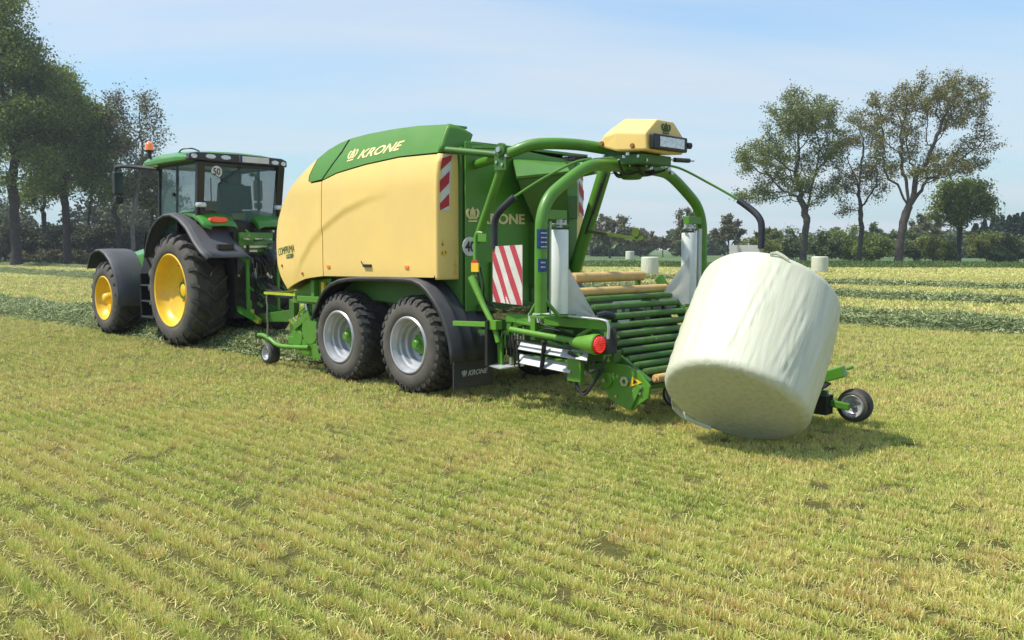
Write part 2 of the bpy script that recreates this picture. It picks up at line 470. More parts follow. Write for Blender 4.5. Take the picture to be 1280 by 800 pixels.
# ------------------------------------------------------------------ wheels
def tyre(mb, c, R, rr, w, side=1, lug=0.04, nl=22, style='ag'):
    """c = centre of the outer face; the tyre runs from c.t to c.t+side*w. material 0 tread, 1 sidewall"""
    s, t, z = c
    sh = 0.055 if R > 0.5 else 0.02
    Rc = R - lug
    prof_o = [(rr, 0.055*w), (rr+0.02, 0.01), (lerp(rr, Rc, 0.30), -0.010), (lerp(rr, Rc, 0.62), 0.0), (lerp(rr, Rc, 0.86), 0.03*w*2), (Rc-0.012, 0.12*w)]
    prof_t = [(Rc-0.012, 0.12*w), (Rc, 0.25*w), (Rc+0.004, 0.5*w), (Rc, 0.75*w), (Rc-0.012, 0.88*w)]
    prof_i = [(Rc-0.012, 0.88*w), (lerp(rr, Rc, 0.86), w-0.06*w), (lerp(rr, Rc, 0.62), w), (lerp(rr, Rc, 0.3), w+0.01), (rr, 0.94*w)]
    sg = side
    n = 72 if R > 0.5 else 40
    for pr, mi in ((prof_o, 1), (prof_t, 0), (prof_i, 1)):
        mb.lathe(c, [(r, sg*y) for r, y in pr], n, mi)
    def P(a, r, y): return (s+r*math.cos(a), t+sg*y, z+r*math.sin(a))
    def rad(y):  # carcass radius at the width y
        return interp(y/w, [0, 0.03, 0.06, 0.12, 0.25, 0.5, 0.75, 0.88, 0.94, 0.97, 1.0], [Rc*0.80, Rc*0.90, lerp(rr, Rc, 0.86), Rc-0.012, Rc, Rc+0.004, Rc, Rc-0.012, lerp(rr, Rc, 0.86), Rc*0.90, Rc*0.80])
    if style == 'ag':
        for k in range(nl):
            for half in (0, 1):
                a0 = 2*PI*(k+0.5*half)/nl
                secs = []
                ys = [0.54, 0.40, 0.26, 0.12, 0.035, -0.004]
                for q, yy in enumerate(ys):
                    y = yy*w if half == 0 else (1-yy)*w
                    u = (0.54-yy)/0.54
                    ang = a0 + sg*0 + 0.30*(1-u**0.8)*(1.0)
                    hw = (0.017+0.012*u)/R*1.0*(R/0.95)
                    top = min(R, rad(y)+lug*1.25) if q < 4 else (R-lug*0.9 if q == 4 else R-lug*2.6)
                    base = rad(y)-0.01
                    if q == 5: base = top-0.03; y = y
                    secs.append([P(ang-hw*1.25, base, y), P(ang+hw*1.25, base, y), P(ang+hw, top, y), P(ang-hw, top, y)])
                vs = [p for sc in secs for p in sc]
                fs = [(0, 1, 2, 3), tuple(range(len(vs)-4, len(vs)))[::-1]]
                for i in range(len(secs)-1):
                    for j in range(4):
                        fs.append((i*4+j, i*4+(j+1) % 4, (i+1)*4+(j+1) % 4, (i+1)*4+j))
                mb.add(vs, fs, 0)
    elif style == 'flot':
        rows = [(0.03, 0.17, 0.0, 0.50), (0.21, 0.39, 0.5, 0.62), (0.42, 0.58, 0.0, 0.60), (0.61, 0.79, 0.5, 0.62), (0.83, 0.97, 0.0, 0.50)]
        for y0, y1, off, fill in rows:
            for k in range(nl):
                a0 = 2*PI*(k+off)/nl; hw = PI/nl*fill
                skew = 0.03
                vs = []
                for yy, da in ((y0, -skew), (y1, skew)):
                    r0 = rad(yy*w)-0.012
                    edge = (yy < 0.05 or yy > 0.95)
                    rt = (R-lug*1.5 if edge else R-0.004)
                    for a, r in ((a0+da-hw*1.1, r0), (a0+da+hw*1.1, r0), (a0+da+hw, rt), (a0+da-hw, rt)):
                        vs.append(P(a, r, yy*w))
                mb.add(vs, [(0, 1, 2, 3), (7, 6, 5, 4), (0, 4, 5, 1), (1, 5, 6, 2), (2, 6, 7, 3), (3, 7, 4, 0)], 0)
        # shoulder ribs reaching down the sidewall
        for y, yin in ((0.03, -0.004), (0.97, 1.004)):
            for k in range(nl):
                a0 = 2*PI*k/nl; hw = PI/nl*0.42
                vs = [P(a0-hw, R-lug*1.4, y*w), P(a0+hw, R-lug*1.4, y*w), P(a0+hw*0.8, R-0.10, yin*w), P(a0-hw*0.8, R-0.10, yin*w),
                      P(a0-hw, R-lug*1.4, lerp(y, 0.5, 0.15)*w), P(a0+hw, R-lug*1.4, lerp(y, 0.5, 0.15)*w), P(a0+hw*0.8, R-0.11, lerp(y, 0.5, 0.1)*w), P(a0-hw*0.8, R-0.11, lerp(y, 0.5, 0.1)*w)]
                mb.add(vs, [(0, 1, 2, 3), (7, 6, 5, 4), (0, 4, 5, 1), (1, 5, 6, 2), (2, 6, 7, 3), (3, 7, 4, 0)], 0)
    return mb

def wheel(parent, c, R, rr, w, side, kind, nl=20, lug=0.04):
    s, t, z = c
    sg = side
    hub = MB()
    rim = MB()
    if kind == 'tractor_rear':
        hub.lathe(c, [(0.0, sg*0.245), (0.10, sg*0.245), (0.13, sg*0.26), (0.15, sg*0.30), (0.15, sg*0.36)], 28)
        for k in range(10):
            a = 2*PI*k/10
            hub.cyl((s+0.20*math.cos(a), t+sg*0.26, z+0.20*math.sin(a)), (s+0.20*math.cos(a), t+sg*0.33, z+0.20*math.sin(a)), 0.022, 6)
        rim.lathe(c, [(rr+0.012, sg*0.06), (rr+0.02, sg*0.015), (rr, sg*0.0), (rr-0.025, sg*0.012), (rr-0.035, sg*0.05), (rr-0.05, sg*0.10), (rr*0.86, sg*0.16), (rr*0.80, sg*0.20),
                      (rr*0.72, sg*0.205), (rr*0.66, sg*0.245), (rr*0.5, sg*0.27), (rr*0.38, sg*0.31), (0.05, sg*0.31)], 56)
    elif kind == 'tractor_front':
        hub.lathe(c, [(0.0, sg*-0.0), (0.07, sg*0.0), (0.095, sg*0.02), (0.115, sg*0.10), (0.115, sg*0.24)], 24)
        for k in range(8):
            a = 2*PI*k/8
            hub.cyl((s+0.15*math.cos(a), t+sg*0.17, z+0.15*math.sin(a)), (s+0.15*math.cos(a), t+sg*0.24, z+0.15*math.sin(a)), 0.018, 6)
        rim.lathe(c, [(rr+0.01, sg*0.05), (rr+0.018, sg*0.012), (rr, sg*0.0), (rr-0.02, sg*0.01), (rr-0.03, sg*0.06), (rr*0.84, sg*0.12), (rr*0.78, sg*0.17), (rr*0.62, sg*0.19), (rr*0.5, sg*0.21), (0.05, sg*0.22)], 48)
    elif kind == 'trailer':
        hub.lathe(c, [(0.0, sg*0.10), (0.045, sg*0.10), (0.06, sg*0.115), (0.065, sg*0.17), (0.115, sg*0.19), (0.12, sg*0.26)], 24)
        for k in range(10):
            a = 2*PI*k/10
            hub.cyl((s+0.145*math.cos(a), t+sg*0.225, z+0.145*math.sin(a)), (s+0.145*math.cos(a), t+sg*0.28, z+0.145*math.sin(a)), 0.014, 6)
        rim.lathe(c, [(rr+0.008, sg*0.06), (rr+0.014, sg*0.012), (rr, sg*-0.004), (rr-0.014, sg*0.0), (rr-0.022, sg*0.03), (rr-0.035, sg*0.05), (rr-0.04, sg*0.10), (rr-0.065, sg*0.115),
                      (rr-0.07, sg*0.17), (rr-0.10, sg*0.185), (rr-0.105, sg*0.25), (rr-0.125, sg*0.26), (0.12, sg*0.255), (0.12, sg*0.30)], 56)
    else:   # small
        hub.lathe(c, [(0.0, sg*0.01), (0.025, sg*0.01), (0.03, sg*0.03), (0.035, sg*0.07)], 16)
        rim.lathe(c, [(rr+0.004, sg*0.03), (rr+0.008, sg*0.006), (rr, sg*0.0), (rr-0.01, sg*0.006), (rr-0.015, sg*0.03), (rr*0.7, sg*0.035), (rr*0.6, sg*0.05), (0.02, sg*0.055)], 32)
    hm = {'tractor_rear': TYEL, 'tractor_front': TYEL, 'trailer': GREEN, 'small': STEEL}[kind]
    rm = {'tractor_rear': TYEL, 'tractor_front': TYEL, 'trailer': SILVER, 'small': SILVER}[kind]
    wh = hub.build('wheel', hm, parent)
    rim.build('rim', rm, wh, solid=0.006)
    ty = MB()
    tyre(ty, c, R, rr, w, sg, lug, nl, {'tractor_rear': 'ag', 'tractor_front': 'ag', 'trailer': 'flot', 'small': 'plain'}[kind])
    ty.build('tyre', [RUBBER, SIDEW], wh)
    return wh

# =================================================================== BALER WITH WRAPPER
baler = empty('baler_wrapper', 0.6, 1.25, 'green and cream round baler with bale wrapper behind the tractor', 'baler')
TC = 2.7                                # the right side mirrors the left about t = 1.35
ARC_S = [0.308, 0.802, 1.332, 1.765, 2.102, 2.395, 2.486]
ARC_Z = [2.45, 2.402, 2.269, 2.081, 1.902, 1.606, 1.381]
def hood_t(s, z):
    t = 0.05
    if z > 2.5: t += 0.21*((z-2.5)/0.72)**2
    if s > 2.6: t += 0.07*((s-2.6)/0.55)**2
    if z < 1.55: t += 0.10*((1.55-z)/0.35)**2*0.3
    if 0.2 < s < 2.6:
        za = interp(s, ARC_S, ARC_Z); d = z-za
        fade = max(0, min(1, (s-0.3)/0.8))*max(0, min(1, (z-1.35)/0.3))
        sl = 1.0 if s < 1.9 else 0.6
        if d > 0: t -= 0.017*fade*math.exp(-d/0.45)
        else: t -= 0.017*fade*max(0, 1+d/(0.06/sl))
    return t
def hood_t_far(s, z): return TC-hood_t(s, z)
def deck(z): return z if z < 2.87 else 2.87+(z-2.87)*0.42

front_panel = [(2.833, 1.191), (2.66, 1.25), (2.489, 1.303), (2.32, 1.345), (2.159, 1.366), (1.853, 1.395), (1.853, 2.66), (2.13, 2.645), (2.185, 2.68), (2.19, 2.75),
               (2.075, 2.985), (2.271, 2.865), (2.652, 2.60), (2.87, 2.40), (3.05, 2.175), (3.13, 2.03), (3.158, 1.889), (3.163, 1.773), (3.125, 1.542), (3.02, 1.37)]
rear_panel = [(1.835, 1.395), (0.7, 1.41), (-0.46, 1.424), (-0.50, 1.47), (-0.50, 2.85), (-0.41, 2.853), (0.234, 2.860), (0.89, 2.815), (1.513, 2.742), (1.835, 2.665)]
cap_front = [(1.862, 2.69), (2.12, 2.668), (2.165, 2.69), (2.17, 2.75), (2.055, 2.99), (1.88, 3.09), (1.66, 3.165), (1.485, 3.20), (1.55, 3.02), (1.72, 2.83)]
cap_rear = [(1.825, 2.685), (1.513, 2.762), (0.89, 2.835), (0.234, 2.880), (-0.50, 2.873), (-0.50, 3.205), (0.073, 3.245), (0.548, 3.252), (1.054, 3.24), (1.44, 3.21), (1.51, 3.02), (1.68, 2.83)]
TOPL = [(-0.54, 3.20), (0.073, 3.245), (0.548, 3.252), (1.054, 3.24), (1.46, 3.208), (1.66, 3.165), (1.88, 3.09), (2.06, 2.99)]
FRONTL = [(2.06, 2.99), (2.271, 2.865), (2.652, 2.60), (2.87, 2.40), (3.05, 2.175), (3.13, 2.03), (3.158, 1.889), (3.163, 1.773), (3.125, 1.542), (3.02, 1.37), (2.833, 1.195)]
for far in (False, True):
    tf = hood_t_far if far else hood_t
    iw = -1 if far else 1
    sd_ = -1 if far else 1
    def T(t): return TC-t if far else t
    fp = sheet_part('front_hood_panel', front_panel, tf, CREAM, baler, 0.03, 0.045, iw)
    rpn = sheet_part('rear_hood_panel', rear_panel, tf, CREAM, baler, 0.03, 0.04, iw)
    dk = deck if far else (lambda z: z)
    capf = [(a, dk(b)) for a, b in cap_front]; capr = [(a, dk(b)) for a, b in cap_rear]
    cf_ = sheet_part('top_cap', capf, tf, CAPG, baler, 0.03, 0.05, iw)
    cr_ = sheet_part('top_cap', capr, tf, CAPG, baler, 0.03, 0.05, iw)
    # the seam backing strip
    mb = MB()
    pts = [(1.844, 1.40), (1.844, 2.66), (1.69, 2.84), (1.53, 3.02), (1.46, 3.18)]
    for a, b in zip(pts[:-1], pts[1:]):
        mb.bar((a[0], tf(*a)+iw*0.035, a[1]), (b[0], tf(*b)+iw*0.035, b[1]), 0.05, 0.06)
    mb.build('seam_seal', BLACK, baler)
    # rear corner return
    mb = MB()
    zs = [1.40, 1.43, 1.6, 2.0, 2.4, 2.6, 2.75, 2.855]
    cols = [(0, -0.50, 0.05), (1, -0.522, 0.056), (2, -0.536, 0.075), (3, -0.562, 0.18), (4, -0.60, 0.355), (5, -0.60, 0.40)]
    def ret(mbx, zs):
        vs = []
        for q, s, t in cols:
            for z in zs:
                off = hood_t(0, z)-0.05
                vs.append((s, T(t+off), z))
        m = len(zs); fs = []
        for i in range(len(cols)-1):
            for j in range(m-1): fs.append((i*m+j, (i+1)*m+j, (i+1)*m+j+1, i*m+j+1))
        mbx.add(vs, fs, 0, True)
    ret(mb, zs)
    cn = mb.build('corner_panel', CREAM, baler, solid=0.02)
    mb = MB(); vs = []
    for q, s, t in cols:
        zt = dk(interp(t, [0.05, 0.10, 0.25, 0.40], [3.205, 3.20, 3.17, 3.10]))
        for u in (0, .25, .5, .7, .85, 1):
            z = lerp(2.875, zt, u); vs.append((s, T(t+hood_t(0, z)-0.05), z))
    mb.add(vs, [(i*6+j, (i+1)*6+j, (i+1)*6+j+1, i*6+j+1) for i in range(len(cols)-1) for j in range(5)], 0, True)
    mb.build('top_cap_end', CAPG, baler, solid=0.025)
    # marker strip on the corner
    mb = MB()
    def cp(u, z, h=0.004):      # point on the corner, u 0..1 across
        s = lerp(-0.540, -0.566, u); t = lerp(0.075, 0.195, u)+hood_t(0, z)-0.05
        return (s-0.014-h, T(t-0.2*h), z)
    z0, z1 = 2.20, 2.845
    mb.quad(cp(0, z0), cp(1, z0), cp(1, z1), cp(0, z1), 0)
    for k in range(3):
        za = z0-0.06+k*0.26
        def cl(z): return min(max(z, z0), z1)
        mb.quad(cp(0, cl(za), .007), cp(1, cl(za+0.12), .007), cp(1, cl(za+0.26), .007), cp(0, cl(za+0.14), .007), 1)
    mb.build('marker_strip', [WHITE, RED], cn, recalc=False)
    # small fittings of the side panel
    mb = MB()
    for s, z in ((1.705, 1.526), (0.025, 1.54)):
        mb.box(s-0.035, s+0.035, T(0.035), T(0.052), z-0.018, z+0.018)
    mb.each('side_reflector', LENSO, rpn, bevel=0.004)
    mb = MB(); mb.box(0.74, 0.90, T(0.02), T(0.055), 1.53, 1.565); mb.cyl((0.9, T(0.03), 1.55), (0.94, T(0.03), 1.60), 0.008, 6)
    mb.build('panel_latch', BLACK, rpn, bevel=0.004)
    mb = MB()
    for s, z in ((2.93, 1.52), (2.36, 1.42)):
        mb.cyl((s, T(tf(s, z) if not far else TC-tf(s, z)), z), (s, T((tf(s, z) if not far else TC-tf(s, z))-0.012), z), 0.02, 10)
    mb.each('panel_fastener', mat('brown_cap', (0.30, 0.12, 0.03), 0.5), fp)
    # warning stickers on the corner
    mb = MB()
    for u, z, w in ((0.12, 1.79, 0.05), (0.10, 1.68, 0.045), (0.46, 1.69, 0.035), (1.45, 1.55, 0.05), (1.45, 1.46, 0.05)):
        a = cp(u, z, .004); b = cp(u+0.34, z, .004); c = cp(u+0.17, z+w*1.7, .004)
        mb.add([a, b, c], [(0, 1, 2)])
    mb.each('warning_sticker', WARN, cn, recalc=False)
    mb = MB()
    for u, z in ((0.14, 1.70), (0.50, 1.71), (0.2, 1.80)):
        mb.add([cp(u, z, .006), cp(u+0.14, z, .006), cp(u+0.1, z+0.035, .006)], [(0, 1, 2)])
    mb.each('sticker_symbol', BLACK, cn, recalc=False)
    # lettering
    def side(a, b, h): return (a, (tf(a, b)-iw*h), b)
    if not far:
        decal('lettering', text_geo('KRONE', 0.25, 0.028), ((1.114, 2.905), (0.245, 2.962), (1.075, 3.022)), side, PALEG, cr_, 0.001)
        decal('emblem', CROWN, ((1.364, 2.885), (1.165, 2.905), (1.33, 3.045)), side, PALEG, cr_, 0.001)
        decal('lettering', text_geo('COMPRIMA', 0.0, 0.0), ((3.07, 1.66), (2.54, 1.718), (3.07, 1.768)), side, OLIVE, fp, 0.001)
        decal('model_badge', rect_geo(), ((2.78, 1.625), (2.57, 1.65), (2.78, 1.675)), side, OLIVE, fp, 0.003)
        decal('model_badge_lettering', text_geo('CV 150 XC', 0.0, 0.0), ((2.765, 1.635), (2.585, 1.656), (2.765, 1.664)), side, PALEG, fp, 0.006)
    else:
        decal('lettering', text_geo('KRONE', 0.30, 0.040), ((0.264, 2.90), (1.114, 2.875), (0.28, 2.97)), side, PALEG, cr_, 0.005)
        decal('emblem', CROWN, ((-0.02, 2.90), (0.18, 2.90), (0.0, 3.0)), side, PALEG, cr_, 0.005)

# top cover across the machine
mb = MB()
def strip_across(pts, t0f, t1f, th, mb):
    vs = []; n = len(pts)
    for s, z in pts: vs += [(s, t0f(s, z), z), (s, t1f(s, z), z), (s, t0f(s, z), z-th), (s, t1f(s, z), z-th)]
    fs = []
    for i in range(n-1):
        a = i*4; b = a+4
        fs += [(a, a+1, b+1, b), (a+2, b+2, b+3, a+3), (a, b, b+2, a+2), (a+1, a+3, b+3, b+1)]
    fs += [(0, 2, 3, 1), (n*4-4, n*4-3, n*4-1, n*4-2)]
    mb.add(vs, fs, 0, True)
strip_across(TOPL, lambda s, z: hood_t(s, z)+0.01, lambda s, z: 0.52, 0.03, mb)
mb.build('cap_flange', CAPG, baler)
mb = MB()
strip_across([(a, deck(b)) for a, b in [(-0.70, 3.20)]+TOPL], lambda s, z: 0.45, lambda s, z: TC-hood_t(s, z)-0.01, 0.03, mb)
mb.build('top_cover', CAPG, baler)
mb = MB()
strip_across(FRONTL, lambda s, z: hood_t(s, z)+0.01, lambda s, z: TC-hood_t(s, z)-0.01, 0.02, mb)
mb.build('front_cover', CREAM, baler)

# baling chamber and chassis
mb = MB()
mb.prism([(-0.66, 1.0), (2.55, 1.15), (2.95, 1.8), (2.5, 2.5), (1.6, 2.88), (0.4, 2.96), (-0.5, 2.96), (-0.66, 2.94)], 0.32, 2.38)
mb.build('baling_chamber', DGREEN, baler, bevel=0.02)
mb = MB()
mb.box(-1.9, 3.2, 0.72, 0.86, 0.80, 0.98); mb.box(-1.9, 3.2, 1.64, 1.78, 0.80, 0.98)
for s in (-1.85, -0.4, 0.7, 1.8, 2.9): mb.box(s-0.06, s+0.06, 0.62, 1.88, 0.78, 0.95)
mb.box(-0.1, 1.45, 0.60, 0.74, 0.50, 0.74); mb.box(-0.1, 1.45, 1.76, 1.90, 0.50, 0.74)
mb.cyl((0, 0.35, 0.6), (0, 2.15, 0.6), 0.07); mb.cyl((1.42, 0.35, 0.6), (1.42, 2.15, 0.6), 0.07)
mb.each('chassis_beam', DGREEN, baler, bevel=0.008)
mb = MB()
mb.prism([(1.95, 0.98), (3.0, 0.98), (2.85, 1.16), (2.45, 1.30), (1.95, 1.36)], 0.24, 0.28)
mb.box(2.0, 2.6, 0.10, 0.24, 1.02, 1.10); mb.box(2.25, 2.33, 0.16, 0.235, 1.1, 1.33)
mb.each('front_side_plate', GREEN, baler, bevel=0.006)
mb = MB(); mb.box(2.06, 2.13, 0.20, 0.236, 1.14, 1.30); mb.each('warning_sticker', WARN, baler)

# tailgate
mb = MB()
mb.prism([(0.33, 1.02), (2.30, 1.02), (2.32, 2.6), (2.22, 2.90), (1.2, 2.975), (0.33, 3.00)], -0.72, -0.695, 'tz')
tg = mb.build('tailgate', mat('tailgate_green_paint', (0.085, 0.27, 0.016), 0.45, var=0.06, coat=0.1, dust=(0.14, 0.18, 0.07), dustamt=0.4, vscale=2.2), baler, bevel=0.015)
def rear(plane_s):
    return lambda a, b, h: (plane_s-h, a, b)
decal('lettering', text_geo('KRONE', 0.0, 0.03), ((0.575, 2.050), (1.307, 2.062), (0.575, 2.178)), rear(-0.722), PALEG, tg, 0.004)
decal('emblem', CROWN, ((0.335, 2.070), (0.535, 2.074), (0.335, 2.245)), rear(-0.722), PALEG, tg, 0.004)
sg_ = decal('speed_sign', disc_geo(), ((0.275, 1.675), (0.499, 1.675), (0.275, 1.899)), rear(-0.722), WHITE, tg, 0.004)
decal('speed_sign_numerals', text_geo('40', 0.0, 0.02), ((0.312, 1.725), (0.462, 1.725), (0.312, 1.850)), rear(-0.728), BLACK, sg_, 0.004)
mb = MB()   # stiffening ribs and side lugs of the tailgate
mb.box(-0.76, -0.72, 0.70, 0.77, 1.10, 1.60); mb.box(-0.76, -0.72, 1.40, 1.46, 1.10, 1.9); mb.box(-0.79, -0.72, 0.5, 2.2, 1.02, 1.10)
mb.box(-0.78, -0.72, 2.02, 2.25, 2.15, 2.45)
mb.each('tailgate_rib', DGREEN, baler, bevel=0.01)
# discharge duct above the table
mb = MB()
mb.add([(-0.725, 1.10, 2.86), (-0.725, 2.05, 2.88), (-1.10, 1.72, 2.72), (-1.10, 0.79, 2.60), (-0.725, 1.10, 2.82), (-0.725, 2.05, 2.84), (-1.09, 1.70, 2.69), (-1.09, 0.80, 2.57)],
       [(0, 1, 2, 3), (4, 7, 6, 5), (0, 3, 7, 4), (1, 5, 6, 2), (3, 2, 6, 7), (0, 4, 5, 1)])
mb.build('duct_visor', GREEN, baler)
mb = MB()
mb.add([(-1.08, 0.82, 2.565), (-1.08, 1.68, 2.68), (-0.87, 1.98, 2.10), (-0.87, 1.34, 2.10), (-0.725, 1.12, 2.80), (-0.725, 2.0, 2.82), (-0.725, 2.05, 2.10), (-0.725, 1.45, 2.10)],
       [(0, 1, 2, 3), (4, 7, 6, 5), (0, 3, 7, 4), (1, 5, 6, 2), (3, 2, 6, 7), (0, 4, 5, 1)])
mb.box(-0.87, -0.725, 1.38, 1.98, 1.3, 2.097)
mb.each('duct_funnel', DGREEN, baler)
# tandem wheels, fenders, mudflaps
for far in (False, True):
    for s in (-0.03, 1.44):
        wheel(baler, (s, TC if far else 0.0, 0.60), 0.605, 0.335, 0.56, -1 if far else 1, 'trailer', nl=30, lug=0.03)
    def T(t): return TC-t if far else t
    arc = [(2.03, 0.80), (1.98, 0.90), (1.907, 0.995), (1.82, 1.12), (1.706, 1.215), (1.56, 1.29), (1.384, 1.343), (1.18, 1.37), (0.971, 1.384), (0.5, 1.392), (0.0, 1.394), (-0.165, 1.385),
           (-0.31, 1.345), (-0.416, 1.285), (-0.55, 1.17), (-0.672, 1.036), (-0.76, 0.89), (-0.837, 0.725), (-0.87, 0.60), (-0.89, 0.455)]
    mb = MB(); vs = []
    crs = [(-0.03, -0.035), (-0.03, 0.0), (-0.015, 0.014), (0.10, 0.018), (0.11, 0.026), (0.14, 0.026), (0.15, 0.018), (0.27, 0.018), (0.28, 0.026), (0.31, 0.026), (0.32, 0.018), (0.44, 0.018), (0.45, 0.026), (0.48, 0.026), (0.49, 0.018), (0.60, 0.015)]
    for i, (s, z) in enumerate(arc):
        s1, z1 = arc[min(i+1, len(arc)-1)]; s0, z0 = arc[max(i-1, 0)]
        dl = math.hypot(s1-s0, z1-z0); ns, nz = (z1-z0)/dl, -(s1-s0)/dl
        for t, h in crs: vs.append((s+ns*h, T(t), z+nz*h))
    m = len(crs)
    mb.add(vs, [(i*m+j, i*m+j+1, (i+1)*m+j+1, (i+1)*m+j) for i in range(len(arc)-1) for j in range(m-1)], 0, True)
    fn = mb.build('fender', BPLAST, baler, solid=0.014)
    mb = MB(); mb.box(-0.905, -0.885, T(-0.03), T(0.59), 0.16, 0.452)
    mf = mb.build('mudflap', BPLAST, fn, bevel=0.004)
    mb = MB(); mb.box(-0.915, -0.880, T(-0.032), T(0.592), 0.448, 0.468); mb.build('flap_rail', GREYW if False else BPLAST, fn)
    o_ = 0 if not far else 1.88
    decal('lettering', text_geo('KRONE', 0.35, 0.02), ((0.185+o_, 0.300), (0.50+o_, 0.306), (0.185+o_, 0.362)), rear(-0.907), GREYW, mf, 0.002)
    decal('emblem', CROWN, ((0.09+o_, 0.300), (0.165+o_, 0.301), (0.09+o_, 0.372)), rear(-0.907), GREYW, mf, 0.002)

# pick-up in front of the wheels
mb = MB()
mb.prism([(2.22, 0.30), (2.75, 0.22), (3.20, 0.34), (3.12, 0.50), (2.90, 0.72), (2.70, 0.90), (2.45, 0.88), (2.22, 0.70)], 0.30, 0.34)
mb.prism([(2.22, 0.30), (2.75, 0.22), (3.20, 0.34), (3.12, 0.50), (2.90, 0.72), (2.70, 0.90), (2.45, 0.88), (2.22, 0.70)], 2.16, 2.20)
mb.lathe((2.52, 0.245, 0.60), [(0.0, 0.0), (0.20, 0.0), (0.215, 0.015), (0.215, 0.07)], 32)
mb.lathe((2.88, 0.265, 0.46), [(0.0, 0.0), (0.12, 0.0), (0.13, 0.015), (0.13, 0.05)], 24)
mb.bar((2.95, 0.26, 0.62), (2.52, 0.26, 0.84), 0.03, 0.10)
mb.bar((3.15, 0.30, 0.42), (2.25, 0.30, 0.36), 0.05, 0.12)
mb.box(2.15, 2.55, 0.25, 0.31, 0.20, 0.42)
pk = mb.each('pickup_frame_plate', GREEN, baler, bevel=0.008)
mb = MB(); mb.cyl((2.7, 0.34, 0.46), (2.7, 2.16, 0.46), 0.16, 20); mb.build('pickup_drum', DGREEN, baler)
mb = MB()
for k in range(26):
    t = 0.38+k*0.07
    for q in range(5):
        a = 2*PI*q/5+0.2*(k % 2)
        mb.tube([(2.7+0.15*math.cos(a), t, 0.46+0.15*math.sin(a)), (2.7+0.30*math.cos(a+0.25), t, 0.46+0.30*math.sin(a+0.25))], 0.004, 4, smooth_path=False, caps=False)
mb.build('pickup_tines', STEEL, pk)
mb = MB()
mb.tube([(3.80, 0.16, 0.455), (3.68, 0.16, 0.46), (3.48, 0.16, 0.42), (3.28, 0.17, 0.345), (3.0, 0.19, 0.335), (2.5, 0.22, 0.36)], 0.032, 10)
mb.bar((3.62, 0.17, 0.44), (3.50, 0.20, 0.20), 0.02, 0.05)
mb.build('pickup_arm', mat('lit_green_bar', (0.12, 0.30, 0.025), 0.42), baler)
mb = MB()
mb.bar((3.55, 0.14, 1.105), (2.68, 0.14, 1.105), 0.035, 0.035); mb.bar((3.52, 0.14, 1.10), (3.52, 0.9, 1.12), 0.03, 0.03)
mb.each('guard_rail', LIMEY, baler)
mb = MB()
for k in range(16):
    z = 1.08-k*0.041
    mb.lathe((3.50+0.01*math.sin(k), 0.14, z), [(0.014, -0.004), (0.020, -0.004), (0.020, 0.004), (0.014, 0.004)], 8, closed=True)
mb.each('chain_link', STEEL, baler)
mb = MB()
for k in range(9):
    x = 2.75+0.06*k
    mb.bar((x, 0.34+0.02*k, 0.72-0.02*k), (x+0.12, 0.42, 0.86-0.02*k), 0.012, 0.03, k % 2)
mb.tube([(3.1, 0.4, 0.62), (3.0, 0.4, 0.85), (2.7, 0.45, 1.0)], 0.012, 6, mi=0)
mb.each('wind_guard_tine', [LIMEY, STEEL], baler)
mb = MB(); mb.bar((2.55, 0.30, 0.92), (3.25, 0.55, 0.80), 0.03, 0.16); mb.bar((2.6, 0.5, 1.02), (3.3, 1.6, 0.75), 0.20, 0.10)
mb.each('pickup_cover', GREEN, baler, bevel=0.01)
mb = MB(); mb.cyl((2.62, 0.28, 0.88), (2.66, 0.28, 1.06), 0.03, 10); mb.build('tension_cylinder', STEEL, baler)
for far in (False, True):
    wheel(baler, (3.54, TC-0.12 if far else 0.12, 0.205), 0.205, 0.105, 0.17, -1 if far else 1, 'small')
# drawbar to the tractor
mb = MB()
mb.prism([(2.6, 0.62), (3.6, 0.60), (5.55, 0.50), (5.62, 0.58), (5.5, 0.64), (3.7, 0.86), (2.6, 0.95)], 1.13, 1.37)
mb.lathe((5.62, 1.25, 0.52), [(0.03, -0.04), (0.07, -0.04), (0.07, 0.04), (0.03, 0.04)], 20, axis='z', closed=True)
mb.box(4.2, 4.35, 1.02, 1.13, 0.35, 0.95)
mb.build('drawbar', DGREEN, baler, bevel=0.01)
mb = MB()
for k in range(5):
    t = 1.15+0.05*k
    mb.tube([(3.2, t, 1.3), (4.2, t-0.05, 1.0+0.03*k), (5.0, t+0.02*k, 0.98), (5.7, t, 1.25)], 0.013, 6)
mb.each('hydraulic_hose', HOSE, baler)

# ---------------- wrapper gantry
mb = MB()
mb.tube([(-0.93, 0.30, 1.84), (-1.15, 0.30, 2.27), (-1.40, 0.30, 2.76)], 0.047, 12, smooth_path=False)
lg = mb.build('gantry_leg', GREEN, baler)
mb = MB(); mb.tube([(-0.70, 2.2, 1.3), (-1.28, 2.2, 2.78)], 0.085, 16, smooth_path=False); mb.build('gantry_leg', GREEN, baler)
mb = MB()
mb.tube([(-0.70, 0.50, 2.74), (-1.40, 0.30, 2.79), (-1.70, 0.45, 2.89), (-1.95, 0.80, 2.90), (-2.15, 1.15, 2.86), (-2.35, 1.26, 2.82)], [0.05, 0.06, 0.064, 0.064, 0.064, 0.064], 14)
mb.build('gantry_beam', GREEN, baler)
mb = MB()
mb.tube([(-0.70, 2.2, 2.72), (-1.28, 2.2, 2.79), (-1.60, 2.05, 2.87), (-1.95, 1.75, 2.88), (-2.2, 1.40, 2.86), (-2.35, 1.28, 2.82)], [0.05, 0.06, 0.064, 0.064, 0.064, 0.064], 14)
mb.build('gantry_beam', GREEN, baler)
mb = MB()
mb.tube([(-0.57, 0.17, 2.90), (-1.36, 0.28, 2.79)], 0.038, 12, smooth_path=False)
